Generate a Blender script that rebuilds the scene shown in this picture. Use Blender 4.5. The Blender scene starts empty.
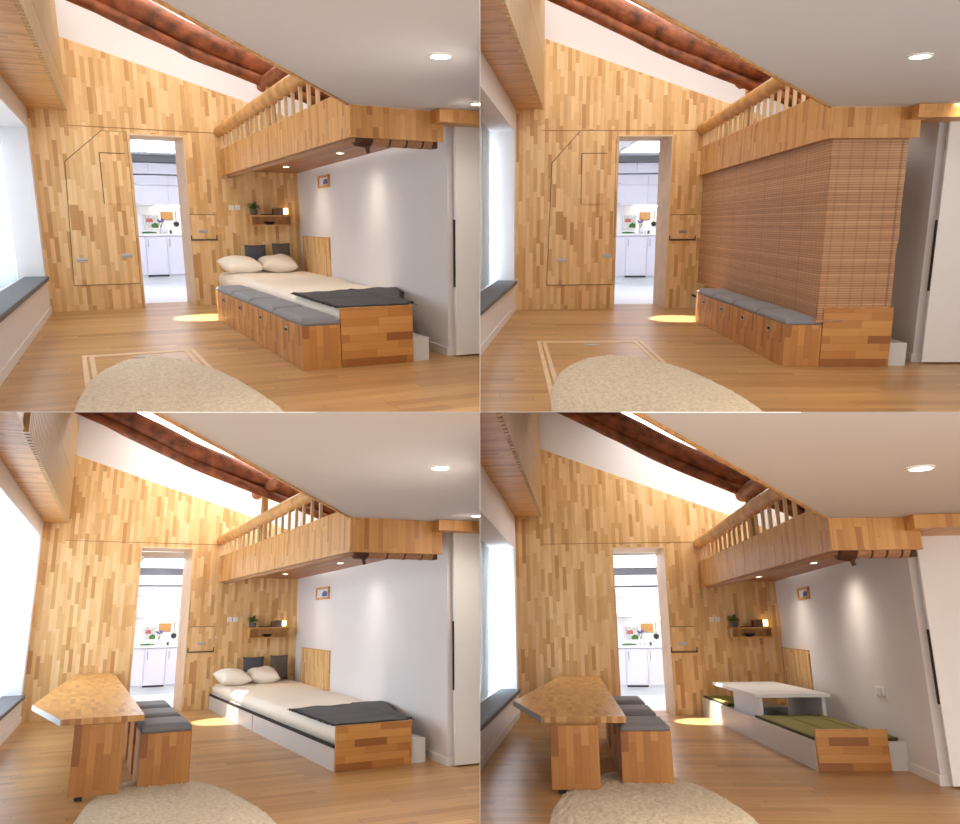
import bpy, bmesh, math, random
from mathutils import Matrix, Vector, noise

# Four furnished states of one small timber-lined room, standing in a two-by-two
# case of compartments.  Every room is an ordinary right-angled room set in place
# by a rotation and a translation only.
ROOMS = {'BL': {'A': [2.635, 0.744, 0.0],
        'B': [2.458, 7.735, 0.0],
        'C': [3.649, 0.838, 0.0],
        'K': [3.86, 7.848, 0.0],
        'N': [-0.28, 7.512, 0.0],
        'R': [[0.898234, -0.439252, -0.015264], [0.094593, 0.227118, -0.969262], [0.429217, 0.869181, 0.245555]],
        'apex': [0.54, 2.662],
        'asun': 0.26,
        'bay': 0.45,
        'blkt': [0.584, 1.385, 0.05, 1.796],
        'brk': [[5.465, 3.303], [3.784, 3.45], [4.873, 3.042]],
        'bu': 2.13,
        'bv': 1.197,
        'cedge': [0.573, -2.912],
        'cush': [[2.933, 3.287, 0.571, 0.809], [3.395, 3.709, 0.592, 0.822]],
        'door': [1.186, 2.016, 0.014, 2.624],
        'down': [[2.378, -2.071], [3.763, 0.222]],
        'edl': 130,
        'esd': 17,
        'esun': 1600,
        'hatch': [2.045, 2.443, 0.933, 1.316],
        'hatchf': [[0.476, 0.531], [0.603, 2.447], [1.653, 4.008], [1.55, 2.182]],
        'hatchh': [2.244, 1.05],
        'hbd': [0.512, 2.361, 0.652, 0.942],
        'hf': 0.411,
        'hinge': [[0.455, 0.679], [1.097, 0.717]],
        'house': [0.212, 1.167, 0.303, 2.157],
        'hp': 0.236,
        'hu': [0, 1],
        'hv': 2.5,
        'kd': {'L': [1.33, 0.641],
               'Rr': [2.502, 0.596],
               'board': [2.026, 1.299],
               'cab2': [1.562, 2.339],
               'ceil': [1.749, 2.401],
               'faucet': [1.945, 1.104],
               'l1': [1.626, 0.629],
               'l2': [2.03, 0.614],
               'ladle': [2.204, 1.236],
               'toe': [1.84, 0.276],
               'top': [1.864, 0.93],
               'u0': [1.63, 1.503],
               'u1': [1.587, 2.038],
               'ud': [2.004, 1.597],
               'veg': [1.655, 0.956],
               'win0': [1.628, 1.053],
               'win1': [1.854, 1.302]},
        'kf2': [1.449, 9.566],
        'kfl': [2.2, 15.447],
        'kv': 11.185,
        'lb': 5.568,
        'leg': [0.623, 0.994, 1.515, 2.304],
        'legd': 0.4,
        'lf': 1.355,
        'log': [[0.252, 4.378], [1.568, 3.798], [2.779, 3.376], [3.213, 3.229]],
        'lp': 1.636,
        'lu0': 0.395,
        'lu1': 0.784,
        'lv': 1.097,
        'o1': [-0.3, 0.35, 2.72, -6],
        'pad': 0.07,
        'pict': [1.433, 2.215, 1.718, 1.909],
        'pills': [[0.812, 6.051, 0.1, 0.495, 0.62], [1.329, 6.151, -0.08, 0.495, 0.6]],
        'psi': 0.039,
        'ptop': [[6.935, 2.291], [1.176, 2.688]],
        'rail': [[6.097, 2.712], [2.648, 3.045]],
        'rdl': 0.07,
        'rlog': 0.15,
        'rugp': [[0.422, 0.318], [1.652, 1.818], [1.747, -0.442]],
        's0': 0.932,
        's1': 1.362,
        's2v': 3.049,
        'sK': 3.873,
        'sN': -0.281,
        'sdep': 0.6,
        'sdl': [[3.231, 6.125], [3.301, 3.328]],
        'sh': 0.469,
        'shelf': [2.984, 3.695, 1.109, 1.29],
        'skyl': [[0.237, 4.948], [3.517, 3.716]],
        'slide': [[3.757, 2.033], [3.746, 0.382], [4.02, 1.881], [4.0, 0.497]],
        'sock': [5.493, 0.602],
        'stop': [-0.231, 2.726],
        'sun': [2.364, 5.918],
        'sv': 1.257,
        'switch': [[2.69, 1.431], [2.792, 1.429]],
        'swsz': 0.091,
        't': [-3.269, 2.924, 5.453],
        't0': -0.035,
        'th': 0.645,
        'tk': -0.014,
        'tl': 0.025,
        'tl2': 0.079,
        'tpu': 0.014,
        'tpu3': 0.397,
        'tpv': 2.679,
        'tu0': 0.288,
        'tu1': 0.939,
        'tv0': 1.111,
        'tw': 0.081,
        'u0': -0.273,
        'uk': 3.858,
        'ul': 2.459,
        'ul2': 3.649,
        'us': 0.322,
        'vk': 0.982,
        'vl': 0.744,
        'vlog': 5.393,
        'vw': 7.697,
        'wall': [4.64, 0.0, 7.535, 0.0],
        'wb': 0.554,
        'xr': 1.525,
        'zl': 2.073,
        'zl2': 2.391,
        'zm': 0.391,
        'zs': 2.962,
        'ztop': [4.157, 3.273],
        'zw': 3.824,
        'zw2': -0.163},
 'BR': {'A': [2.63, 0.783, 0.0],
        'B': [2.565, 6.731, 0.0],
        'C': [3.338, 0.845, 0.0],
        'K': [3.659, 6.809, 0.0],
        'N': [-0.209, 6.534, 0.0],
        'R': [[0.994488, 0.104268, -0.01099], [-0.037787, 0.25867, -0.965226], [-0.0978, 0.960322, 0.261184]],
        'apex': [0.793, 2.489],
        'asun': 0.26,
        'bay': 0.45,
        'blkt': [0.665, 1.291, 0.05, 1.309],
        'brk': [[3.871, 2.828], [2.435, 2.895], [3.527, 2.624]],
        'bu': 2.035,
        'bv': 1.959,
        'cedge': [0.846, -2.742],
        'cush': [[2.793, 3.097, 0.601, 0.804], [3.188, 3.447, 0.632, 0.825]],
        'door': [1.265, 2.057, 0.051, 2.415],
        'down': [[2.466, -1.353], [3.617, 0.787]],
        'edl': 190,
        'esd': 26,
        'esun': 1600,
        'fmx': [0.665, 0.948, 1.261, 1.381],
        'hatch': [2.059, 2.419, 0.892, 1.23],
        'hatchf': [[0.432, 0.174], [0.541, 1.859], [1.588, 3.791], [1.491, 2.153]],
        'hatchh': [2.23, 0.995],
        'hbd': [0.071, 1.637, 0.668, 0.919],
        'hf': 0.34,
        'hinge': [[0.432, 0.61], [1.095, 0.667]],
        'hmat': 0.45,
        'house': [0.242, 1.241, 0.268, 2.007],
        'hp': 0.238,
        'hu': [0, 1],
        'hv': 2.5,
        'kd': {'L': [1.321, 0.597],
               'Rr': [2.484, 0.589],
               'board': [2.116, 1.233],
               'cab2': [1.795, 2.22],
               'ceil': [1.991, 2.274],
               'faucet': [2.009, 1.05],
               'l1': [1.623, 0.594],
               'l2': [2.027, 0.592],
               'ladle': [2.282, 1.176],
               'toe': [1.791, 0.268],
               'top': [1.905, 0.885],
               'u0': [1.748, 1.424],
               'u1': [1.778, 1.933],
               'ud': [2.134, 1.513],
               'veg': [1.698, 0.905],
               'win0': [1.685, 0.997],
               'win1': [1.945, 1.235]},
        'kf2': [1.355, 8.663],
        'kfl': [2.139, 14.769],
        'kv': 10.326,
        'lb': 4.775,
        'leg': [0.777, 1.152, 1.403, 2.143],
        'legd': 0.4,
        'lf': 1.261,
        'log': [[0.75, 4.125], [1.965, 3.434], [2.971, 2.966], [3.306, 2.813]],
        'lowleg': 0.05,
        'lowt': [0.685, 1.524, 2.037, 4.171, 0.488],
        'lp': 1.485,
        'lu0': 0.364,
        'lu1': 0.741,
        'lv': 0.921,
        'o1': [-0.3, 0.35, 2.4, -5.2],
        'pad': 0.055,
        'parts': [0.3, 0.62],
        'pict': [1.449, 2.006, 1.556, 1.707],
        'pills': [[0.848, 4.25, 0.1, 0.409, 0.62], [1.275, 4.35, -0.08, 0.409, 0.6]],
        'psi': 0.049,
        'ptop': [[5.793, 2.077], [0.709, 2.296]],
        'rail': [[4.762, 2.398], [1.721, 2.583]],
        'rdl': 0.07,
        'rlog': 0.15,
        'rugp': [[0.381, -0.033], [1.594, 1.897], [1.697, 0.037]],
        's0': 0.925,
        's1': 1.33,
        's2v': 3.356,
        'sK': 3.668,
        'sN': -0.209,
        'sdep': 0.6,
        'sdl': [[3.09, 5.348], [3.116, 2.969]],
        'sh': 0.426,
        'shelf': [2.902, 3.497, 1.063, 1.216],
        'skyl': [[0.794, 4.7], [3.663, 3.26]],
        'slide': [[3.568, 1.777], [3.369, 0.454], [3.731, 1.651], [3.56, 0.559]],
        'sock': [4.254, 0.625],
        'stop': [0.18, 2.944],
        'sun': [2.315, 5.892],
        'sv': 1.187,
        'switch': [[2.677, 1.333], [2.766, 1.332]],
        'swsz': 0.08,
        't': [0.099, 2.73, 5.338],
        't0': -0.023,
        'th': 0.548,
        'tk': -0.042,
        'tl': 0.011,
        'tl2': 0.08,
        'tpu': -0.02,
        'tpu3': 0.389,
        'tpv': 2.534,
        'tu0': 0.302,
        'tu1': 0.97,
        'tv0': 1.079,
        'tw': 0.071,
        'u0': -0.205,
        'uk': 3.654,
        'ul': 2.566,
        'ul2': 3.338,
        'us': 0.394,
        'vk': 1.386,
        'vl': 0.783,
        'vlog': 4.688,
        'vw': 6.691,
        'wall': [4.066, 0.0, 6.549, 0.0],
        'wb': 0.635,
        'well': [2.037, 3.298],
        'xr': 1.431,
        'zl': 1.824,
        'zl2': 2.06,
        'zm': 0.369,
        'zs': 2.903,
        'ztop': [3.989, 2.931],
        'zw': 3.574,
        'zw2': -0.23},
 'TL': {'A': [2.586, 0.775, 0.0],
        'B': [2.591, 7.007, 0.0],
        'C': [3.444, 0.845, 0.0],
        'K': [3.742, 7.071, 0.0],
        'N': [0.131, 6.869, 0.0],
        'R': [[0.89346, -0.449141, 0.000941], [-0.102377, -0.205694, -0.973247], [0.437319, 0.869461, -0.229761]],
        'apex': [1.007, 2.45],
        'asun': 0.26,
        'bay': 0.45,
        'blkt': [0.362, 1.03, 0.05, 1.692],
        'brk': [[4.232, 2.878], [2.786, 2.941], [3.855, 2.689]],
        'bu': 2.118,
        'bv': 0.805,
        'cedge': [0.91, -1.839],
        'cush': [[2.836, 3.158, 0.674, 0.894], [3.256, 3.539, 0.704, 0.916]],
        'door': [1.354, 2.092, 0.109, 2.438],
        'down': [[2.457, -1.327], [3.489, 0.252]],
        'edl': 80,
        'esd': 17,
        'esun': 1600,
        'hatch': [2.096, 2.449, 0.987, 1.332],
        'hatchf': [[0.407, 0.237], [0.546, 2.144], [1.579, 3.942], [1.436, 2.016]],
        'hatchh': [2.263, 1.093],
        'hb': 0.377,
        'hbd': [0.23, 1.858, 0.736, 1.011],
        'hf': 0.506,
        'hinge': [[0.592, 0.709], [1.181, 0.76]],
        'house': [0.46, 1.334, 0.362, 2.028],
        'hu': [0.45, 1.45],
        'hv': 2.5,
        'kd': {'L': [1.538, 0.684],
               'Rr': [2.728, 0.667],
               'board': [2.355, 1.374],
               'cab2': [2.063, 2.382],
               'ceil': [2.255, 2.446],
               'faucet': [2.243, 1.175],
               'l1': [1.838, 0.679],
               'l2': [2.249, 0.674],
               'ladle': [2.524, 1.315],
               'toe': [1.997, 0.315],
               'top': [2.132, 0.996],
               'u0': [1.992, 1.568],
               'u1': [2.037, 2.093],
               'ud': [2.38, 1.671],
               'veg': [1.925, 1.017],
               'win0': [1.914, 1.116],
               'win1': [2.183, 1.373]},
        'kf2': [1.51, 10.216],
        'kfl': [2.534, 18.304],
        'kv': 12.072,
        'lb': 4.152,
        'leg': [0.957, 1.279, 1.476, 2.156],
        'lf': 1.0,
        'log': [[0.998, 3.704], [1.98, 3.307], [2.929, 3.013], [3.276, 2.91]],
        'o1': [-0.3, 0.46, 2.42, -5.5],
        'pict': [1.399, 1.979, 1.695, 1.856],
        'pills': [[0.618, 5.666, 0.1, 0.548, 0.62], [1.19, 5.766, -0.08, 0.548, 0.6]],
        'psi': 0.01,
        'ptop': [[6.097, 2.174], [0.853, 2.373]],
        'rail': [[5.081, 2.477], [1.987, 2.65]],
        'rdl': 0.07,
        'rlog': 0.15,
        'rugp': [[0.369, 0.02], [1.234, 2.116], [1.593, -0.589]],
        'sK': 3.748,
        'sN': 0.131,
        'sdl': [[3.208, 5.562], [3.206, 3.069]],
        'shelf': [2.939, 3.572, 1.172, 1.334],
        'skyl': [[1.107, 4.215], [3.632, 3.351]],
        'slide': [[3.536, 1.887], [3.524, 0.403], [3.762, 1.768], [3.76, 0.521]],
        'sock': [4.778, 0.636],
        'stop': [0.604, 2.936],
        'sun': [1.97, 5.26],
        'switch': [[2.705, 1.444], [2.795, 1.445]],
        'swsz': 0.081,
        't': [-3.019, 0.035, 5.14],
        't0': -0.048,
        'tk': -0.032,
        'tl': -0.001,
        'tl2': 0.082,
        'tw': 0.056,
        'u0': 0.136,
        'uk': 3.739,
        'ul': 2.591,
        'ul2': 3.444,
        'us': 0.45,
        'vk': 1.004,
        'vl': 0.775,
        'vlog': 4.886,
        'vw': 6.974,
        'wall': [3.203, 0.0, 6.862, 0.0],
        'wb': 0.332,
        'xr': 1.17,
        'zl': 1.92,
        'zl2': 2.152,
        'zm': 0.487,
        'zs': 2.688,
        'ztop': [3.619, 2.989],
        'zw': 3.433,
        'zw2': -0.181},
 'TR': {'A': [2.547, 0.776, 0.0],
        'B': [2.678, 6.158, 0.0],
        'C': [3.324, 0.82, 0.0],
        'K': [3.909, 6.267, 0.0],
        'N': [-0.094, 5.914, 0.0],
        'R': [[0.999323, 0.03617, -0.006712], [0.001704, -0.227766, -0.973714], [-0.036749, 0.973044, -0.227674]],
        'apex': [0.861, 2.633],
        'asun': 0.26,
        'bay': 0.45,
        'blkt': [0.36, 0.986, 0.05, 1.469],
        'brk': [[4.194, 3.073], [2.956, 3.166], [3.752, 2.858]],
        'bu': 2.322,
        'bv': 0.826,
        'cedge': [0.381, -2.677],
        'cush': [[3.117, 3.441, 0.747, 0.967], [3.539, 3.818, 0.781, 0.99]],
        'door': [1.433, 2.257, 0.134, 2.575],
        'down': [[2.232, -1.373], [3.534, 0.647]],
        'edl': 80,
        'esd': 17,
        'esun': 1600,
        'hatch': [2.279, 2.66, 1.06, 1.414],
        'hatchf': [[0.18, -0.777], [0.43, 1.132], [1.755, 3.355], [1.497, 1.429]],
        'hatchh': [2.469, 1.168],
        'hb': 0.382,
        'hbd': [0.507, 1.812, 0.826, 1.086],
        'hf': 0.534,
        'hinge': [[0.608, 0.755], [1.303, 0.817]],
        'house': [0.386, 1.41, 0.38, 2.179],
        'hu': [0.12, 1.3],
        'hv': 2.5,
        'kd': {'L': [1.996, 0.734],
               'Rr': [3.344, 0.726],
               'board': [2.836, 1.472],
               'cab2': [2.367, 2.555],
               'ceil': [2.577, 2.614],
               'faucet': [2.737, 1.262],
               'l1': [2.345, 0.732],
               'l2': [2.812, 0.729],
               'ladle': [3.032, 1.408],
               'toe': [2.577, 0.342],
               'top': [2.636, 1.072],
               'u0': [2.398, 1.685],
               'u1': [2.378, 2.246],
               'ud': [2.823, 1.786],
               'veg': [2.397, 1.094],
               'win0': [2.372, 1.201],
               'win1': [2.642, 1.473]},
        'kf2': [1.958, 9.457],
        'kfl': [3.578, 17.928],
        'kv': 11.422,
        'lb': 3.553,
        'leg': [0.891, 1.27, 1.584, 2.31],
        'lf': 0.956,
        'log': [[0.605, 4.04], [1.793, 3.486], [2.829, 3.089], [3.184, 2.956]],
        'o1': [-0.3, 0.42, 2.6, -5.2],
        'pict': [1.038, 1.541, 1.755, 1.919],
        'pills': [[0.608, 4.841, 0.1, 0.532, 0.62], [1.163, 4.941, -0.08, 0.532, 0.6]],
        'psi': 0.001,
        'ptop': [[5.322, 2.269], [0.943, 2.524]],
        'rail': [[4.672, 2.607], [2.087, 2.832]],
        'rdl': 0.07,
        'rlog': 0.15,
        'rugp': [[0.124, -1.005], [1.26, 1.43], [1.569, -0.994]],
        'sK': 3.924,
        'sN': -0.094,
        'sdl': [[3.206, 4.898], [3.154, 2.745]],
        'shelf': [3.161, 3.792, 1.244, 1.404],
        'skyl': [[0.733, 4.516], [3.583, 3.373]],
        'slide': [[3.501, 1.945], [3.677, 0.461], [3.715, 1.816], [3.869, 0.589]],
        'sock': [4.262, 0.712],
        'stop': [0.208, 2.927],
        'sun': [2.17, 4.68],
        'switch': [[2.891, 1.523], [2.984, 1.522]],
        'swsz': 0.084,
        't': [0.433, -0.236, 6.65],
        't0': -0.091,
        'tk': -0.057,
        'tl': -0.024,
        'tl2': 0.069,
        'tw': 0.088,
        'u0': -0.077,
        'uk': 3.899,
        'ul': 2.677,
        'ul2': 3.324,
        'us': 0.375,
        'vk': 1.077,
        'vl': 0.776,
        'vlog': 4.273,
        'vw': 6.099,
        'wall': [5.037, 0.0, 5.922, 0.0],
        'wb': 0.33,
        'xr': 1.126,
        'zblind': 0.432,
        'zl': 2.011,
        'zl2': 2.246,
        'zm': 0.492,
        'zs': 2.929,
        'ztop': [3.933, 3.066],
        'zw': 3.627,
        'zw2': -0.235}}
WHERE = {'TL': 'upper left view', 'TR': 'upper right view', 'BL': 'lower left view', 'BR': 'lower right view'}
SIDE = {'TL': (-1, 1), 'TR': (1, 1), 'BL': (-1, -1), 'BR': (1, -1)}

scene = bpy.context.scene
COL = scene.collection
HALF = 0.0016          # half the thickness of the boards between the compartments

# ------------------------------------------------------------------ materials
def new_mat(name):
    m = bpy.data.materials.new(name)
    m.use_nodes = True
    nt = m.node_tree
    nt.nodes.clear()
    out = nt.nodes.new('ShaderNodeOutputMaterial')
    b = nt.nodes.new('ShaderNodeBsdfPrincipled')
    nt.links.new(b.outputs[0], out.inputs[0])
    return m, nt, b, out

def lin(c):
    return tuple(((v / 255 + .055) / 1.055) ** 2.4 if v > 10 else v / 255 / 12.92 for v in c) + (1,)

def N(nt, t, **kw):
    n = nt.nodes.new(t)
    for k, v in kw.items():
        setattr(n, k, v)
    return n

def mth(nt, op, a, b=None):
    n = N(nt, 'ShaderNodeMath', operation=op)
    for i, v in enumerate((a, b)):
        if v is None:
            continue
        if isinstance(v, (int, float)):
            n.inputs[i].default_value = v
        else:
            nt.links.new(v, n.inputs[i])
    return n.outputs[0]

def plain(name, rgb, rough=.6, var=.04, scale=8, bump=0, bscale=200, metal=0, emit=0, sheen=0, ecol=None):
    m, nt, b, out = new_mat(name)
    b.inputs['Roughness'].default_value = rough
    b.inputs['Metallic'].default_value = metal
    tc = N(nt, 'ShaderNodeTexCoord')
    nz = N(nt, 'ShaderNodeTexNoise')
    nz.inputs['Scale'].default_value = scale
    nz.inputs['Detail'].default_value = 4
    nt.links.new(tc.outputs['Object'], nz.inputs['Vector'])
    rp = N(nt, 'ShaderNodeValToRGB')
    c = lin(rgb)
    rp.color_ramp.elements[0].color = tuple(v * (1 - var) for v in c[:3]) + (1,)
    rp.color_ramp.elements[1].color = tuple(min(1, v * (1 + var)) for v in c[:3]) + (1,)
    rp.color_ramp.elements[0].position = .3
    rp.color_ramp.elements[1].position = .7
    nt.links.new(nz.outputs['Fac'], rp.inputs[0])
    nt.links.new(rp.outputs[0], b.inputs['Base Color'])
    if bump:
        n2 = N(nt, 'ShaderNodeTexNoise')
        n2.inputs['Scale'].default_value = bscale
        n2.inputs['Detail'].default_value = 3
        nt.links.new(tc.outputs['Object'], n2.inputs['Vector'])
        bp = N(nt, 'ShaderNodeBump')
        bp.inputs['Strength'].default_value = bump
        bp.inputs['Distance'].default_value = .01
        nt.links.new(n2.outputs['Fac'], bp.inputs['Height'])
        nt.links.new(bp.outputs[0], b.inputs['Normal'])
    if emit:
        b.inputs['Emission Color'].default_value = lin(ecol or rgb)
        b.inputs['Emission Strength'].default_value = emit
    if sheen:
        b.inputs['Sheen Weight'].default_value = sheen
    return m

def staves(name, cols, w=.05, L=.42, rough=.42, swap=False, grain=.16, seam=.25, gs=(55, 3.2)):
    """Edge-glued timber: narrow staves of random length and tone, long way along UV v (or u with swap)."""
    m, nt, b, out = new_mat(name)
    b.inputs['Roughness'].default_value = rough
    uv = N(nt, 'ShaderNodeUVMap', uv_map='UV')
    sx = N(nt, 'ShaderNodeSeparateXYZ')
    nt.links.new(uv.outputs[0], sx.inputs[0])
    X, Y = sx.outputs[0], sx.outputs[1]
    if swap:
        X, Y = Y, X
    xs = mth(nt, 'DIVIDE', X, w)
    col = mth(nt, 'FLOOR', xs)
    w1 = N(nt, 'ShaderNodeTexWhiteNoise', noise_dimensions='1D')
    nt.links.new(col, w1.inputs['W'])
    ys = mth(nt, 'ADD', mth(nt, 'DIVIDE', Y, L), mth(nt, 'MULTIPLY', w1.outputs['Value'], 7.3))
    row = mth(nt, 'FLOOR', ys)
    cb = N(nt, 'ShaderNodeCombineXYZ')
    nt.links.new(col, cb.inputs[0])
    nt.links.new(row, cb.inputs[1])
    w2 = N(nt, 'ShaderNodeTexWhiteNoise', noise_dimensions='2D')
    nt.links.new(cb.outputs[0], w2.inputs['Vector'])
    rp = N(nt, 'ShaderNodeValToRGB')
    cr = rp.color_ramp
    while len(cr.elements) < len(cols):
        cr.elements.new(.5)
    for i, c in enumerate(cols):
        cr.elements[i].position = i / (len(cols) - 1)
        cr.elements[i].color = lin(c)
    nt.links.new(w2.outputs['Value'], rp.inputs[0])
    # grain
    gv = N(nt, 'ShaderNodeCombineXYZ')
    nt.links.new(mth(nt, 'ADD', mth(nt, 'MULTIPLY', X, gs[0]), mth(nt, 'MULTIPLY', w2.outputs['Value'], 91)), gv.inputs[0])
    nt.links.new(mth(nt, 'MULTIPLY', Y, gs[1]), gv.inputs[1])
    nz = N(nt, 'ShaderNodeTexNoise')
    nz.inputs['Scale'].default_value = 1
    nz.inputs['Detail'].default_value = 4
    nz.inputs['Distortion'].default_value = .6
    nt.links.new(gv.outputs[0], nz.inputs['Vector'])
    g = mth(nt, 'ADD', mth(nt, 'MULTIPLY', mth(nt, 'SUBTRACT', nz.outputs['Fac'], .5), grain * 2), 1)
    # fine dark seams between the staves
    fx = mth(nt, 'FRACT', xs)
    fy = mth(nt, 'FRACT', ys)
    sxm = mth(nt, 'LESS_THAN', fx, .035)
    sym = mth(nt, 'LESS_THAN', fy, .006)
    sm = mth(nt, 'MAXIMUM', sxm, sym)
    g2 = mth(nt, 'MULTIPLY', g, mth(nt, 'SUBTRACT', 1, mth(nt, 'MULTIPLY', sm, seam)))
    mx = N(nt, 'ShaderNodeVectorMath', operation='SCALE')
    nt.links.new(rp.outputs[0], mx.inputs[0])
    nt.links.new(g2, mx.inputs['Scale'])
    nt.links.new(mx.outputs[0], b.inputs['Base Color'])
    bp = N(nt, 'ShaderNodeBump')
    bp.inputs['Strength'].default_value = .12
    bp.inputs['Distance'].default_value = .004
    nt.links.new(g2, bp.inputs['Height'])
    nt.links.new(bp.outputs[0], b.inputs['Normal'])
    return m

def bamboo(name):
    m, nt, b, out = new_mat(name)
    b.inputs['Roughness'].default_value = .55
    uv = N(nt, 'ShaderNodeUVMap', uv_map='UV')
    sx = N(nt, 'ShaderNodeSeparateXYZ')
    nt.links.new(uv.outputs[0], sx.inputs[0])
    X, Y = sx.outputs[0], sx.outputs[1]
    ys = mth(nt, 'DIVIDE', Y, .022)
    w1 = N(nt, 'ShaderNodeTexWhiteNoise', noise_dimensions='1D')
    nt.links.new(mth(nt, 'FLOOR', ys), w1.inputs['W'])
    cb = N(nt, 'ShaderNodeCombineXYZ')
    nt.links.new(mth(nt, 'MULTIPLY', X, 2.2), cb.inputs[0])
    nt.links.new(mth(nt, 'MULTIPLY', Y, 34), cb.inputs[1])
    nz = N(nt, 'ShaderNodeTexNoise')
    nz.inputs['Scale'].default_value = 1
    nt.links.new(cb.outputs[0], nz.inputs['Vector'])
    v = mth(nt, 'ADD', mth(nt, 'ADD', mth(nt, 'MULTIPLY', w1.outputs['Value'], .32), .16), mth(nt, 'MULTIPLY', nz.outputs['Fac'], .4))
    rp = N(nt, 'ShaderNodeValToRGB')
    cr = rp.color_ramp
    cr.elements[0].position, cr.elements[0].color = .2, lin((158, 112, 76))
    cr.elements[1].position, cr.elements[1].color = 1, lin((222, 180, 138))
    e = cr.elements.new(.6)
    e.color = lin((192, 146, 106))
    nt.links.new(v, rp.inputs[0])
    th = mth(nt, 'LESS_THAN', mth(nt, 'FRACT', mth(nt, 'DIVIDE', X, .11)), .16)
    th2 = mth(nt, 'LESS_THAN', mth(nt, 'FRACT', mth(nt, 'DIVIDE', X, .66)), .04)
    sl = mth(nt, 'LESS_THAN', mth(nt, 'FRACT', ys), .2)
    k = mth(nt, 'SUBTRACT', 1, mth(nt, 'ADD', mth(nt, 'MULTIPLY', th, .15), mth(nt, 'ADD', mth(nt, 'MULTIPLY', th2, .18), mth(nt, 'MULTIPLY', sl, .2))))
    mx = N(nt, 'ShaderNodeVectorMath', operation='SCALE')
    nt.links.new(rp.outputs[0], mx.inputs[0])
    nt.links.new(k, mx.inputs['Scale'])
    nt.links.new(mx.outputs[0], b.inputs['Base Color'])
    tr = N(nt, 'ShaderNodeBsdfTransparent')
    ms = N(nt, 'ShaderNodeMixShader')
    nt.links.new(mth(nt, 'MULTIPLY', sl, .3), ms.inputs[0])
    nt.links.new(b.outputs[0], ms.inputs[1])
    nt.links.new(tr.outputs[0], ms.inputs[2])
    nt.links.new(ms.outputs[0], out.inputs[0])
    return m

def sheer(name, rgb, t=.35):
    m, nt, b, out = new_mat(name)
    b.inputs['Base Color'].default_value = lin(rgb)
    b.inputs['Roughness'].default_value = .8
    tl = N(nt, 'ShaderNodeBsdfTranslucent')
    tl.inputs[0].default_value = lin(rgb)
    tr = N(nt, 'ShaderNodeBsdfTransparent')
    a = N(nt, 'ShaderNodeMixShader')
    a.inputs[0].default_value = .82
    c = N(nt, 'ShaderNodeMixShader')
    c.inputs[0].default_value = t
    nt.links.new(b.outputs[0], a.inputs[1])
    nt.links.new(tl.outputs[0], a.inputs[2])
    nt.links.new(a.outputs[0], c.inputs[1])
    nt.links.new(tr.outputs[0], c.inputs[2])
    nt.links.new(c.outputs[0], out.inputs[0])
    return m

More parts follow.
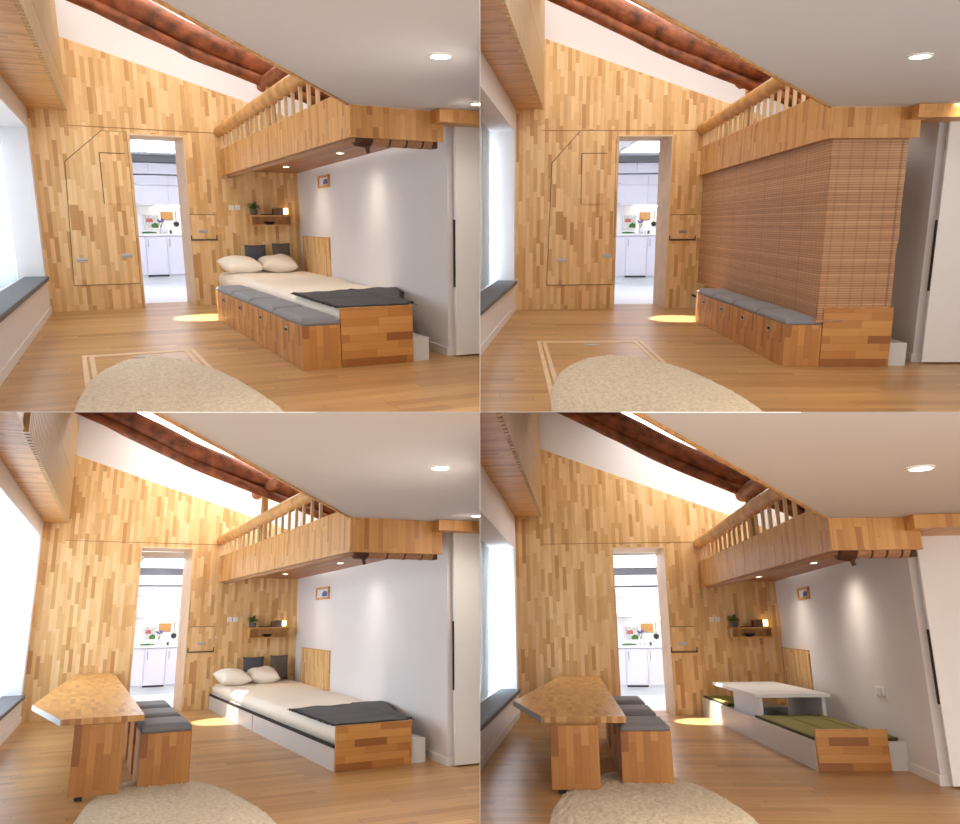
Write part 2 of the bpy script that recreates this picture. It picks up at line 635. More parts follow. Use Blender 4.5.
LIGHT = [(208, 162, 104), (224, 182, 124), (230, 192, 138), (236, 202, 150), (218, 174, 114), (192, 142, 86), (232, 196, 142)]
HONEY = [(150, 92, 42), (190, 130, 66), (202, 144, 78), (176, 116, 54), (208, 152, 86), (162, 102, 48)]
M = dict(
    wall=staves('maple_staves', LIGHT, .055, .34, seam=.16),
    loft=staves('honey_staves', [(176, 120, 62), (206, 152, 88), (216, 164, 100), (196, 140, 76), (222, 172, 108)], .05, .4),
    box=staves('box_staves', HONEY, .06, .36),
    foot=staves('footboard_staves', HONEY, .07, .34, swap=True),
    table=staves('table_staves', [(172, 114, 52), (208, 152, 82), (216, 164, 96), (190, 132, 66), (222, 172, 106)], .045, .3, rough=.3),
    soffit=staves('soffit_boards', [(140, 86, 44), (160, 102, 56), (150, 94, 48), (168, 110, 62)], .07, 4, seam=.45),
    floor=staves('oak_planks', [(170, 128, 80), (190, 148, 96), (180, 136, 84), (198, 156, 104), (158, 114, 68)], .13, 1.9, rough=.33, swap=True, grain=.34, gs=(26, 1.3)),
    reed=staves('reeded_timber', [(176, 140, 92), (198, 164, 114), (186, 150, 102), (200, 170, 126)], .065, 9, seam=.3),
    lining=plain('door_lining_timber', (222, 192, 154), .5, .08, 5),
    log=plain('old_log', (144, 78, 42), .5, .6, 7, .7, 22),
    joint=plain('timber_joint', (150, 104, 58), .7, .05),
    stripgrey=plain('grey_edge_strip', (168, 168, 172), .5, .03),
    raillog=plain('pale_log', (206, 152, 84), .5, .25, 6, .25, 20),
    balu=plain('pale_baluster_timber', (226, 196, 150), .5),
    white=plain('white_plaster', (226, 222, 222), .85, .012, 3, .05, 90),
    ceil=plain('ceiling_paint', (206, 206, 210), .9, .01, 3),
    trim=plain('white_trim_paint', (232, 230, 228), .45, .01),
    platf=plain('pale_grey_laminate', (206, 204, 202), .35, .015),
    grey=plain('grey_weave', (134, 134, 140), .9, .14, 180, .35, 420, sheen=.2),
    sill=plain('slate_sill', (96, 98, 104), .7, .1, 40),
    char=plain('charcoal_wool', (54, 52, 54), .95, .2, 160, .4, 300, sheen=.15),
    slate=plain('slate_cushion_cloth', (82, 82, 90), .9, .12, 140, .3, 300),
    taupe=plain('taupe_cushion_cloth', (104, 94, 84), .9, .12, 140, .3, 300),
    linen=plain('cream_linen', (240, 230, 216), .85, .02, 12, .15, 160),
    pillow=plain('pillow_linen', (246, 238, 226), .85, .015, 12, .12, 160),
    rug=plain('shaggy_wool', (228, 210, 180), .98, .2, 34, 1.0, 150, sheen=.3),
    tatami=plain('green_tatami', (124, 118, 58), .8, .1, 60, .25, 260),
    tatedge=plain('tatami_edge_cloth', (74, 70, 40), .85, .05),
    metal=plain('brushed_metal', (188, 188, 190), .35, .04, 60, metal=.9),
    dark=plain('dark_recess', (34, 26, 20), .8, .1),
    black=plain('black_plastic', (24, 24, 26), .5, .05),
    bamboo=bamboo('bamboo_slats'),
    roll=plain('rolled_bamboo', (172, 128, 92), .6, .2, 40, .5, 120),
    knot=plain('dark_bracket', (78, 44, 26), .6, .3, 12),
    lilac=plain('lilac_cabinet_lacquer', (226, 224, 236), .35, .01),
    kwhite=plain('kitchen_white', (240, 242, 246), .6, .01),
    kfloor=plain('white_kitchen_tile', (236, 240, 244), .3, .01),
    steel=plain('stainless_steel', (196, 198, 202), .25, .02, metal=.9),
    leaf=plain('leaf_green', (62, 108, 42), .6, .25, 30),
    pot=plain('grey_pot', (92, 90, 88), .6, .1),
    glassv=plain('pale_vase', (206, 214, 226), .2, .02),
    purple=plain('purple_petals', (96, 84, 150), .7, .2, 40),
    bookA=plain('brown_card', (118, 82, 56), .7, .1),
    bookB=plain('grey_card', (110, 104, 102), .7, .1),
    bowl=plain('dark_bowl', (50, 40, 34), .5, .1),
    picw=plain('photo_print_pale', (226, 230, 238), .4, .02),
    picb=plain('photo_print_blue', (70, 92, 176), .4, .2, 14),
    winview=plain('garden_view', (190, 196, 200), .4, .35, 22),
    red=plain('red_roof_view', (176, 92, 92), .5, .2, 20),
    switch=plain('switch_plastic', (240, 240, 240), .35, .01),
    bwood=plain('chopping_board_wood', (170, 128, 78), .5, .12),
    curtain=sheer('sheer_curtain', (226, 238, 244), .45),
    sky=plain('skylight_glazing', (255, 255, 255), .3, 0, emit=2, ecol=(255, 252, 246)),
    skylow=plain('bright_skylight_glazing', (255, 255, 255), .3, 0, emit=5, ecol=(255, 252, 246)),
    lamp=plain('lamp_lens', (255, 250, 240), .3, 0, emit=25, ecol=(255, 240, 214)),
    strip=plain('under_cabinet_lamp', (255, 250, 235), .3, 0, emit=9, ecol=(255, 238, 205)),
    kfill=plain('kitchen_fill_panel', (255, 255, 255), .3, 0, emit=3.8, ecol=(246, 248, 255)),  # glow of the added kitchen fill panel
    candle=plain('glowing_candle_glass', (255, 226, 170), .4, 0, emit=3, ecol=(255, 216, 150)),
)

for k_, e_ in zip(('TL', 'TR', 'BL', 'BR'), (1.5, 4, 3, 8)):
    M['daylight' + k_] = plain('daylit_glazing', (232, 244, 255), .3, 0, emit=e_, ecol=(224, 241, 255))

# ------------------------------------------------------------------ mesh helpers
def B():
    return bmesh.new()

def box(bm, x0, x1, y0, y1, z0, z1, bev=0):
    vs = [bm.verts.new((x, y, z)) for z in (z0, z1) for y in (y0, y1) for x in (x0, x1)]
    q = [(0, 2, 3, 1), (4, 5, 7, 6), (0, 1, 5, 4), (2, 6, 7, 3), (0, 4, 6, 2), (1, 3, 7, 5)]
    fs = [bm.faces.new([vs[i] for i in f]) for f in q]
    if bev:
        es = list({e for f in fs for e in f.edges})
        bmesh.ops.bevel(bm, geom=es, offset=bev, segments=2, profile=.5, affect='EDGES')
    return bm

def prism(bm, poly, a, b, axis='z'):
    """polygon in the plane across axis, drawn from a to b along it"""
    def P(p, h):
        return (p[0], p[1], h) if axis == 'z' else (p[0], h, p[1])
    lo = [bm.verts.new(P(p, a)) for p in poly]
    hi = [bm.verts.new(P(p, b)) for p in poly]
    bm.faces.new(lo[::-1])
    bm.faces.new(hi)
    n = len(poly)
    for i in range(n):
        bm.faces.new((lo[i], lo[(i + 1) % n], hi[(i + 1) % n], hi[i]))
    bmesh.ops.recalc_face_normals(bm, faces=bm.faces[:])
    return bm

def tube(bm, pts, rad, n=12, wob=0, seed=0):
    pts = [Vector(p) for p in pts]
    rs = rad if isinstance(rad, (list, tuple)) else [rad] * len(pts)
    rings = []
    for i, p in enumerate(pts):
        d = (pts[min(i + 1, len(pts) - 1)] - pts[max(i - 1, 0)]).normalized()
        s = d.cross(Vector((0, 0, 1)))
        if s.length < 1e-3:
            s = d.cross(Vector((0, 1, 0)))
        s.normalize()
        t = s.cross(d)
        ring = []
        for k in range(n):
            a = 2 * math.pi * k / n
            v = math.cos(a) * s + math.sin(a) * t
            r = rs[i] * (1 + wob * noise.noise(p * 2.3 + v * 1.7 + Vector((seed, 0, 0))))
            ring.append(bm.verts.new(p + v * r))
        rings.append(ring)
    for i in range(len(rings) - 1):
        for k in range(n):
            bm.faces.new((rings[i][k], rings[i][(k + 1) % n], rings[i + 1][(k + 1) % n], rings[i + 1][k]))
    bm.faces.new(rings[0][::-1])
    bm.faces.new(rings[-1])
    bmesh.ops.recalc_face_normals(bm, faces=bm.faces[:])
    return bm

def fine(p, q, n):
    p, q = Vector(p), Vector(q)
    return [p.lerp(q, i / n) for i in range(n + 1)]

def lathe(bm, prof, c=(0, 0, 0), n=20):
    rings = []
    for r, z in prof:
        rings.append([bm.verts.new((c[0] + r * math.cos(2 * math.pi * k / n), c[1] + r * math.sin(2 * math.pi * k / n), c[2] + z)) for k in range(n)])
    for i in range(len(rings) - 1):
        for k in range(n):
            bm.faces.new((rings[i][k], rings[i][(k + 1) % n], rings[i + 1][(k + 1) % n], rings[i + 1][k]))
    bm.faces.new(rings[0][::-1])
    bm.faces.new(rings[-1])
    return bm

def softbox(bm, x0, x1, y0, y1, z0, z1, r, puff=0, nx=14, ny=14, wav=0, seed=0):
    """a padded slab: rounded rim, slightly domed top, soft waves"""
    cx, cy, hx, hy = (x0 + x1) / 2, (y0 + y1) / 2, (x1 - x0) / 2, (y1 - y0) / 2
    def coord(i, n):
        t = -1 + 2 * i / n
        return math.copysign(abs(t) ** .8, t)
    top, bot = {}, {}
    for i in range(nx + 1):
        for j in range(ny + 1):
            u, v = coord(i, nx), coord(j, ny)
            x, y = cx + u * hx, cy + v * hy
            ex, ey = hx * (1 - abs(u)), hy * (1 - abs(v))
            d = min(ex, ey)
            drop = 0 if d >= r else r - math.sqrt(max(0, r * r - (r - d) ** 2))
            z = z1 - drop * .9 + puff * (1 - u ** 4) * (1 - v ** 4)
            if wav:
                z += wav * noise.noise(Vector((x * 3.1 + seed, y * 3.1, seed * .7))) + wav * .5 * noise.noise(Vector((x * 8 + seed, y * 8, 0)))
            top[i, j] = bm.verts.new((x, y, z))
            if i in (0, nx) or j in (0, ny):
                bot[i, j] = bm.verts.new((x, y, z0))
    for i in range(nx):
        for j in range(ny):
            bm.faces.new((top[i, j], top[i + 1, j], top[i + 1, j + 1], top[i, j + 1]))
    for i in range(nx):
        bm.faces.new((bot[i, 0], bot[i + 1, 0], top[i + 1, 0], top[i, 0]))
        bm.faces.new((top[i, ny], top[i + 1, ny], bot[i + 1, ny], bot[i, ny]))
    for j in range(ny):
        bm.faces.new((top[0, j], top[0, j + 1], bot[0, j + 1], bot[0, j]))
        bm.faces.new((bot[nx, j], bot[nx, j + 1], top[nx, j + 1], top[nx, j]))
    rim = [bot[i, 0] for i in range(nx)] + [bot[nx, j] for j in range(ny)] + [bot[i, ny] for i in range(nx, 0, -1)] + [bot[0, j] for j in range(ny, 0, -1)]
    bm.faces.new(rim[::-1])
    for f in bm.faces:
        f.smooth = True
    return bm

def cushion(bm, w, h, t, n=14, seed=0):
    """a stuffed cushion lying in xy, centre at the origin, pinched at its corners"""
    g = {}
    for s in (1, -1):
        for i in range(n + 1):
            for j in range(n + 1):
                u, v = -1 + 2 * i / n, -1 + 2 * j / n
                rim = i in (0, n) or j in (0, n)
                if rim and s == -1:
                    g[s, i, j] = g[1, i, j]
                    continue
                k = (1 - abs(u) ** 2.6) ** .55 * (1 - abs(v) ** 2.6) ** .55 if not rim else 0
                pin = 1 - .06 * (1 - v * v) * abs(u) ** 3
                pin2 = 1 - .06 * (1 - u * u) * abs(v) ** 3
                z = s * t / 2 * k * (1 + .25 * noise.noise(Vector((u * 1.6 + seed, v * 1.6, s))))
                g[s, i, j] = bm.verts.new((u * w / 2 * pin, v * h / 2 * pin2, z))
        for i in range(n):
            for j in range(n):
                f = [g[s, i, j], g[s, i + 1, j], g[s, i + 1, j + 1], g[s, i, j + 1]]
                try:
                    bm.faces.new(f if s == 1 else f[::-1])
                except ValueError:
                    pass
    for f in bm.faces:
        f.smooth = True
    return bm

# ------------------------------------------------------------------ objects
class Room:
    pass

def clip_planes(rm):
    sx, sz = SIDE[rm.key]
    return [(Vector((sx * HALF, 0, 0)), Vector((-sx, 0, 0))), (Vector((0, 0, sz * HALF)), Vector((0, 0, -sz))), (Vector((0, 1.0, 0)), Vector((0, -1, 0)))]

def obj(rm, name, bm, mat, frame=None, parent=None, kind=None, label=None, cat=None, group=None, smooth=None, clip=True):
    """one mesh object; frame is room-local (rotation and translation only)"""
    W = rm.M @ (frame or Matrix())
    if clip:
        inv = W.inverted()
        for co, no in clip_planes(rm):
            if any((W @ v.co - co).dot(no) > 1e-5 for v in bm.verts):
                r = bmesh.ops.bisect_plane(bm, geom=bm.verts[:] + bm.edges[:] + bm.faces[:], plane_co=inv @ co, plane_no=inv.to_3x3() @ no, clear_outer=True)
                es = [e for e in r['geom_cut'] if isinstance(e, bmesh.types.BMEdge)]
                if es:
                    bmesh.ops.holes_fill(bm, edges=es, sides=0)
        if not bm.faces:
            bm.free()
            return None
    uvl = bm.loops.layers.uv.new('UV')
    bm.normal_update()
    for f in bm.faces:
        n = f.normal
        a = (abs(n.x), abs(n.y), abs(n.z))
        for l in f.loops:
            c = l.vert.co
            if a[2] >= a[0] and a[2] >= a[1]:
                l[uvl].uv = (c.x, c.y)
            elif a[0] >= a[1]:
                l[uvl].uv = (c.y + 3.17, c.z)
            else:
                l[uvl].uv = (c.x, c.z)
        if smooth is not None:
            f.smooth = smooth
    me = bpy.data.meshes.new(name)
    bm.to_mesh(me)
    bm.free()
    me.materials.append(mat)
    o = bpy.data.objects.new(name, me)
    COL.objects.link(o)
    if parent:
        o.parent = parent
        o.matrix_basis = WORLD[parent.name].inverted() @ W
    else:
        o.matrix_basis = W
    WORLD[o.name] = W
    if kind:
        o['kind'] = kind
    if label:
        o['label'] = label
    if cat:
        o['category'] = cat
    if group:
        o['group'] = group
    return o

WORLD = {}

def thing(rm, name, label, cat, frame=None, group=None):
    o = bpy.data.objects.new(name, None)
    COL.objects.link(o)
    o.empty_display_size = .05
    W = rm.M @ (frame or Matrix())
    o.matrix_basis = W
    WORLD[o.name] = W
    o['label'] = label
    o['category'] = cat
    if group:
        o['group'] = group
    return o

def struct(rm, name, bm, mat, frame=None, parent=None, **kw):
    return obj(rm, name, bm, mat, frame, parent, kind=None if parent else 'structure', **kw)

def T(x, y, z):
    return Matrix.Translation((x, y, z))

def RZ(a):
    return Matrix.Rotation(a, 4, 'Z')

def RX(a):
    return Matrix.Rotation(a, 4, 'X')

def RY(a):
    return Matrix.Rotation(a, 4, 'Y')

def spot(rm, name, loc, target, energy, size, blend=.6, col=(1, .87, .7), rad=.03):
    l = bpy.data.lights.new(name, 'SPOT')
    l.energy = energy
    l.spot_size = size
    l.spot_blend = blend
    l.color = col
    l.shadow_soft_size = rad
    o = bpy.data.objects.new(name, l)
    COL.objects.link(o)
    a, b = rm.M @ Vector(loc), rm.M @ Vector(target)
    o.location = a
    o.rotation_euler = (b - a).to_track_quat('-Z', 'Y').to_euler()
    return o

# ------------------------------------------------------------------ one room
def build(key):
    g = ROOMS[key]
    wh = WHERE[key]
    rm = Room()
    rm.key = key
    R, t = g['R'], g['t']
    # camera axes (right, down, forward) -> Blender world (right, forward, up)
    rm.M = Matrix(((R[0][0], R[0][1], R[0][2], t[0]), (R[2][0], R[2][1], R[2][2], t[2]),
                   (-R[1][0], -R[1][1], -R[1][2], -t[1]), (0, 0, 0, 1)))
    top = key[0] == 'T'
    rnd = random.Random(7)
    th = math.radians(g['wall'][0])
    WF = T(*g['wall'][1:]) @ RZ(th)                       # x along the timber wall, +y behind it
    K, Nn = Vector(g['K']), Vector(g['N'])
    HF = T(*K) @ RZ(math.atan2(-1, g['tk']))              # x towards the viewer along the white wall, +y behind it
    IF = T(*Nn) @ RZ(math.atan2(1, -g['t0']))             # x towards the timber wall along the window wall, +y behind it
    BF = T(g['bu'], g['bv'], 0) @ RZ(g['psi'])            # x along the foot of the bed, y towards the timber wall
    A, Bp, C = Vector(g['A']), Vector(g['B']), Vector(g['C'])
    zl, zc = g['zl'], g['zl2']
    sN, sK = g['sN'], g['sK']
    d0, d1, _, dz = g['door']
    z0t, z1t = g['ztop']
    s0t, s1t = g['stop']
    ztop = lambda s: z0t + (z1t - z0t) * (s - s0t) / (s1t - s0t)
    wallv = lambda u: g['vw'] + g['tw'] * (u - 2)

    # ---- shell
    fl = [(Nn.x - .02, Nn.y), (K.x + .02, K.y), (12, K.y), (12, -9), (Nn.x + (Nn.y + 9) * g['t0'] - .02, -9)]
    struct(rm, 'floor', prism(B(), [(-3, -9), (12, -9), (12, wallv(12) + .7), (-3, wallv(-3) + .7)], -.12, 0), M['floor'])
    # timber wall with its doorway
    W0 = sN - .3
    W1 = sK + .3
    struct(rm, 'wall_back', prism(B(), [(W0, 0), (d0, 0), (d0, dz), (d1, dz), (d1, 0), (W1, 0), (W1, ztop(W1)), (W0, ztop(W0))], 0, .7, 'y'), M['wall'], WF)
    # white gable above the timber
    (ga, gb) = g['skyl']
    zg = lambda s: ga[1] + (gb[1] - ga[1]) * (s - ga[0]) / (gb[0] - ga[0])
    struct(rm, 'wall_upper', prism(B(), [(W0 - 1.5, ztop(W0 - 1.5)), (W1 + 3, ztop(W1 + 3)), (W1 + 3, zg(W1 + 3)), (W0 - 1.5, zg(W0 - 1.5))], .03, .2, 'y'), M['white'], WF)
    # skylight strip and roof rising towards the ceiling
    def slope(y0, y1, r0, r1, thk):
        bm = B()
        a, b = W0 - 1.5, W1 + 3
        vs = []
        for dzz in (0, thk):
            for (s, y, r) in ((a, y0, r0), (b, y0, r0), (b, y1, r1), (a, y1, r1)):
                vs.append(bm.verts.new((s, y, zg(s) + r + dzz)))
        bm.faces.new(vs[:4])
        bm.faces.new(vs[4:][::-1])
        for i in range(4):
            bm.faces.new((vs[i], vs[4 + i], vs[4 + (i + 1) % 4], vs[(i + 1) % 4]))
        bmesh.ops.recalc_face_normals(bm, faces=bm.faces[:])
        return bm
    struct(rm, 'roof', slope(.02, -.3, 0, .06, .08), M['white'], WF)
    struct(rm, 'window_2', slope(-.3, -3.2, .06, .5, .04), M['sky' if top else 'skylow'], WF)
    struct(rm, 'roof', slope(-3.2, -7.2, .5, .9, .08), M['white'], WF)
    # white wall on the right of the bed
    Lh = (K.y - g['vk']) / math.cos(math.atan(g['tk']))
    struct(rm, 'wall_right', box(B(), 0, Lh, 0, .16, 0, zc + 2.2), M['white'], HF)
    struct(rm, 'baseboard_right', box(B(), Lh - .8, Lh + .012, -.014, .172, 0, .075), M['trim'], HF)
    # wall beyond the sliding door
    uend = K.x + g['tk'] * Lh
    struct(rm, 'wall_alcove', box(B(), uend + .1, 9, g['vk'] + .35, g['vk'] + .45, 0, zc + .1), M['white'])
    # flat ceiling over the near half of the room
    E = Vector((g['cedge'][0], g['cedge'][1], 0))
    Ex = A + (E - A) * 4
    struct(rm, 'ceiling', prism(B(), [(A.x, A.y), (Ex.x, Ex.y), (12, Ex.y - 1), (12, g['vk'] + .5), (C.x, g['vk'] + .5), (C.x, C.y)], zc, zc + .12), M['ceil'])
    ed = (A - Ex).normalized()
    struct(rm, 'trim_2', box(B(), 0, (A - Ex).length, 0, .02, zc - .012, zc + .12), M['loft'], T(Ex.x, Ex.y, 0) @ RZ(math.atan2(ed.y, ed.x)))

    # ---- window wall on the left
    o1 = g['o1']                                           # [s right edge, z sill, z head, s left edge]
    hgt = max(ztop(sN) + .6, zg(sN))
    bm = B()
    box(bm, -7.5, -7.0, 0, .12, 0, hgt)
    bm.free()
    s1, zs0, zs1, s0 = o1
    bm = prism(B(), [(-8, 0), (.15, 0), (.15, hgt), (-8, hgt)], 0, .1, 'y')
    bm.free()
    wl = B()
    for (a, b, c, d) in ((s1, .15, 0, hgt), (s0, s1, 0, zs0), (s0, s1, zs1, hgt), (-9, s0, 0, hgt)):
        box(wl, a, b, 0, .1, c, d)
    struct(rm, 'wall_left', wl, M['white'], IF)
    dep = g['bay']
    bay = B()
    box(bay, s1, s1 + .06, .1, dep, zs0, zs1)
    box(bay, s0 - .06, s0, .1, dep, zs0, zs1)
    box(bay, s0 - .06, s1 + .06, .1, dep, zs1, zs1 + .06)
    box(bay, s0 - .06, s1 + .06, .1, dep, zs0 - .08, zs0)
    struct(rm, 'wall_bay', bay, M['white'], IF)
    wi = struct(rm, 'window_1', box(B(), s0, s1, dep + .02, dep + .03, zs0, zs1), M['daylight' + key], IF)
    fr = B()
    n = 3
    for i in range(n + 1):
        x = s0 + (s1 - s0) * i / n
        box(fr, max(s0, x - .03), min(s1, x + .03), dep - .03, dep + .018, zs0, zs1)
    box(fr, s0, s1, dep - .03, dep + .018, zs0, zs0 + .05)
    box(fr, s0, s1, dep - .03, dep + .018, zs1 - .05, zs1)
    if wi:
        struct(rm, 'window_frame', fr, M['trim'], IF, parent=wi)
    cu = B()
    cl = min(1.6, (s1 - s0) * .5)
    nn = 40
    vs = []
    for i in range(nn + 1):
        x = s1 - .1 - cl * i / nn
        y = dep - .12 + .03 * math.sin(i * 1.1) + .012 * math.sin(i * 2.7)
        vs.append([cu.verts.new((x, y, zs0 + .03)), cu.verts.new((x, y, zs1 - .03))])
    for i in range(nn):
        f = cu.faces.new((vs[i][0], vs[i + 1][0], vs[i + 1][1], vs[i][1]))
        f.smooth = True
    obj(rm, 'sheer_curtain', cu, M['curtain'], IF, label='white sheer curtain hanging in the bay window, ' + wh, cat='curtain')
    sl = box(B(), s0, s1, -.05, dep - .2, zs0 + .0005, zs0 + .055, .012)
    obj(rm, 'window_seat_pad', sl, M['sill'], IF, label='dark grey pad on the sill of the left bay window, ' + wh, cat='window seat')
    struct(rm, 'baseboard_left', box(B(), -9, 0, -.014, -.001, 0, .085), M['trim'], IF)

    # ---- overhead cabinet with reeded front
    us, zs = g['us'], g['zs']
    oc = thing(rm, 'overhead_cabinet', 'overhead timber cabinet with reeded front above the bay window, ' + wh, 'cabinet', IF @ T(0, -us / 2, zs))
    obj(rm, 'bottom_panel', box(B(), -9, -.005, -us / 2, us / 2 - .002, 0, .02), M['loft'], IF @ T(0, -us / 2, zs), oc)
    zt = ztop(sN) + .35
    rf = B()
    box(rf, -9, -.005, -us / 2 + .012, -us / 2 + .03, .02, zt - zs)
    x = -.03
    while x > -7:
        box(rf, x - .075, x, -us / 2 - .03, -us / 2 + .013, -.012, zt - zs)
        x -= .13
    obj(rm, 'reeded_front', rf, M['reed'], IF @ T(0, -us / 2, zs), oc)

    # ---- doorway lining
    tr = B()
    box(tr, d0, d0 + .012, -.004, .706, 0, dz)
    box(tr, d1 - .012, d1, -.004, .706, 0, dz)
    box(tr, d0 + .012, d1 - .012, -.004, .706, dz - .02, dz)
    struct(rm, 'trim_1', tr, M['lining'], WF)
    sB = (Vector(g['B']) - Vector(g['wall'][1:])).length
    sB = (WF.inverted() @ Vector(g['B'])).x
    struct(rm, 'trim_3', box(B(), sN + g['us'] + .01, sB - .01, -.0035, -.0005, dz + .06, dz + .068), M['joint'], WF)
    kitchen(rm, g, WF, wh, d0, d1, dz)

    # ---- things on the timber wall
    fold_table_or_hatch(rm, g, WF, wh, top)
    a, b, c, d = g['hatch']
    hf = WF @ T((a + b) / 2, 0, c)
    hw, hh = (b - a) / 2, d - c
    h = thing(rm, 'wall_flap', 'small square timber flap with metal pull right of the doorway, ' + wh, 'flap door', hf)
    obj(rm, 'flap_panel', box(B(), -hw, hw, -.014, -.001, 0, hh, .002), M['wall'], hf, h)
    obj(rm, 'top_joint', box(B(), -hw - .006, hw + .006, -.006, -.0005, hh, hh + .008), M['dark'], hf, h, label='dark joint above the flap')
    gb_ = B()
    box(gb_, -hw - .012, -hw, -.02, -.0005, -.02, .05)
    box(gb_, hw, hw + .012, -.02, -.0005, -.02, .05)
    box(gb_, -hw - .012, hw + .012, -.02, -.0005, -.024, -.01)
    obj(rm, 'bracket', gb_, M['dark'], hf, h, label='dark metal bracket under the flap')
    hx, hz = g['hatchh'][0] - (a + b) / 2, g['hatchh'][1] - c
    pl = box(B(), hx - .06, hx + .06, -.022, -.012, hz - .022, hz + .022, .003)
    obj(rm, 'pull_handle', pl, M['metal'], hf, h)
    obj(rm, 'latch', lathe(B(), [(.03, 0), (.03, .008), (.02, .012)], n=16), M['lining'], hf @ T(hw + .045, -.0005, hh * .55) @ RX(math.pi / 2), h)
    sz = g['swsz'] * .9
    for i, p in enumerate(g['switch'] if key != 'TR' else []):
        sf = WF @ T(p[0], 0, p[1])
        w = thing(rm, 'light_switch', ('left' if i == 0 else 'right') + ' one of two white wall switches beside the shelf, ' + wh, 'switch', sf, 'wall switches, ' + wh)
        obj(rm, 'plate', box(B(), -sz / 2, sz / 2, -.012, -.0005, -sz / 2, sz / 2, .003), M['switch'], sf, w)
        obj(rm, 'rocker', box(B(), -sz * .3, sz * .3, -.016, -.011, -sz * .34, sz * .34, .002), M['trim'], sf, w)
    if key != 'TR':
        shelf(rm, g, WF, wh)
        picture(rm, g, HF, wh)

    # ---- loft
    loft(rm, g, wh, A, Bp, C, K, zl, zc)
    blinds(rm, g, wh, A, Bp, C, zl)

    # ---- beams under the roof
    lv = g['vlog']
    L = g['log']
    sl_ = (L[3][1] - L[0][1]) / (L[3][0] - L[0][0])
    pts = [(-1.6, L[0][1] + sl_ * (-1.6 - L[0][0]))] + [tuple(q) for q in L] + [(5.2, L[3][1] + sl_ * (5.2 - L[3][0]))]
    fp = []
    for i in range(len(pts) - 1):
        for k in range(6):
            q = k / 6
            fp.append((pts[i][0] * (1 - q) + pts[i + 1][0] * q, lv, pts[i][1] * (1 - q) + pts[i + 1][1] * q))
    rr = g['rlog']
    b1 = thing(rm, 'roof_purlin', 'old reddish-brown log purlin crossing under the skylight, ' + wh, 'roof beam', T(L[1][0], lv, L[1][1]))
    obj(rm, 'upper_log', tube(B(), [(x, y, z + rr * .45) for x, y, z in fp], [rr * (1.1 - .35 * i / len(fp)) for i in range(len(fp))], 14, .16, 3), M['log'], None, b1, smooth=True)
    obj(rm, 'lower_log', tube(B(), [(x, y - .05, z - rr * .85) for x, y, z in fp], [rr * (.5 - .08 * i / len(fp)) for i in range(len(fp))], 12, .22, 9), M['log'], None, b1, smooth=True)
    ab = (Bp - A).normalized()
    an = Vector((ab.y, -ab.x, 0))
    at = lambda d, z, off=0: A + ab * d + an * off + Vector((0, 0, z))
    k0, k1, k2 = g['brk']
    zm_ = (k0[1] + k1[1]) / 2
    bl = B()
    rb = g['rlog'] * .62
    tube(bl, fine(at(k0[0], zm_, .25), at(min(k1[0], k0[0] - .8), zm_, .25), 6), rb, 10, .1, 4)
    br = thing(rm, 'roof_bracket', 'short red-brown timber bracket between purlin and loft rail, ' + wh, 'roof beam', T(*at(k0[0], zm_, .25)))
    obj(rm, 'tie_piece', bl, M['log'], None, br, smooth=True)
    pd = k2[0]
    obj(rm, 'post', tube(B(), fine(at(pd, zm_ - rb * .8, .25), at(pd, zc + .02, .25), 5), rb * .6, 10, .06, 2), M['raillog'], None, br, smooth=True, label='pale timber post under the bracket')

    # ---- lamps in the ceiling and under the loft
    for i, q in enumerate(g['down']):
        downlight(rm, q[0], q[1], zc, g['rdl'], wh, ('bright round downlight in the flat white ceiling, ' if i == 0 else 'downlight of the flat ceiling nearest the sliding door, ') + wh, 'ceiling downlights, ' + wh, g.get('edl', 25) * (1 if i == 0 else .4))
    for i, q in enumerate(g['sdl']):
        downlight(rm, q[0], q[1], zl + .05, g['rdl'] * .7, wh, ('far' if i == 0 else 'near') + ' small downlight in the boarded loft underside, ' + wh, 'loft downlights, ' + wh, g['esd'])

    # ---- sliding door
    us_ = sum(q[0] for q in g['slide'][:2]) / 2
    us_ = max(us_, uend + .03)
    ue = us_ + .55
    sd = thing(rm, 'sliding_door', 'white sliding door on a timber track at right end, ' + wh, 'door', T(us_, g['vk'] - .1, 0))
    obj(rm, 'door_panel', box(B(), us_, ue + 1.2, g['vk'] - .12, g['vk'] - .08, .015, zc - .1, .003), M['trim'], None, sd)
    obj(rm, 'gap_shade_strip', box(B(), us_ - .012, us_ - .001, g['vk'] - .112, g['vk'] - .088, zc * .3, zc * .58), M['dark'], None, sd, label='dark strip standing in for the shaded gap at the door edge')  # dark strip added to draw the shade of the gap beside the door
    te, tv = ue + 2.5, max(g['vk'] - .06, C.y + .05)
    tc = prism(B(), [(C.x - .12, C.y - .2), (te, C.y - .2), (te, tv), (C.x + .02, tv), (C.x + .02, C.y - .012), (C.x - .12, C.y - .012)], zc - .11, zc - .004)
    obj(rm, 'track_cover', tc, M['loft'], None, sd, label='timber track cover')

    # ---- rug, floor hatch
    p1, p2, p3 = g['rugp']
    cx, cv = (p1[0] + p3[0]) / 2, min(p1[1], p3[1]) - .05
    ra, rb_ = abs(p3[0] - p1[0]) / 2 * 1.02, p2[1] - cv
    rug(rm, cx, cv, ra, rb_, wh, top)
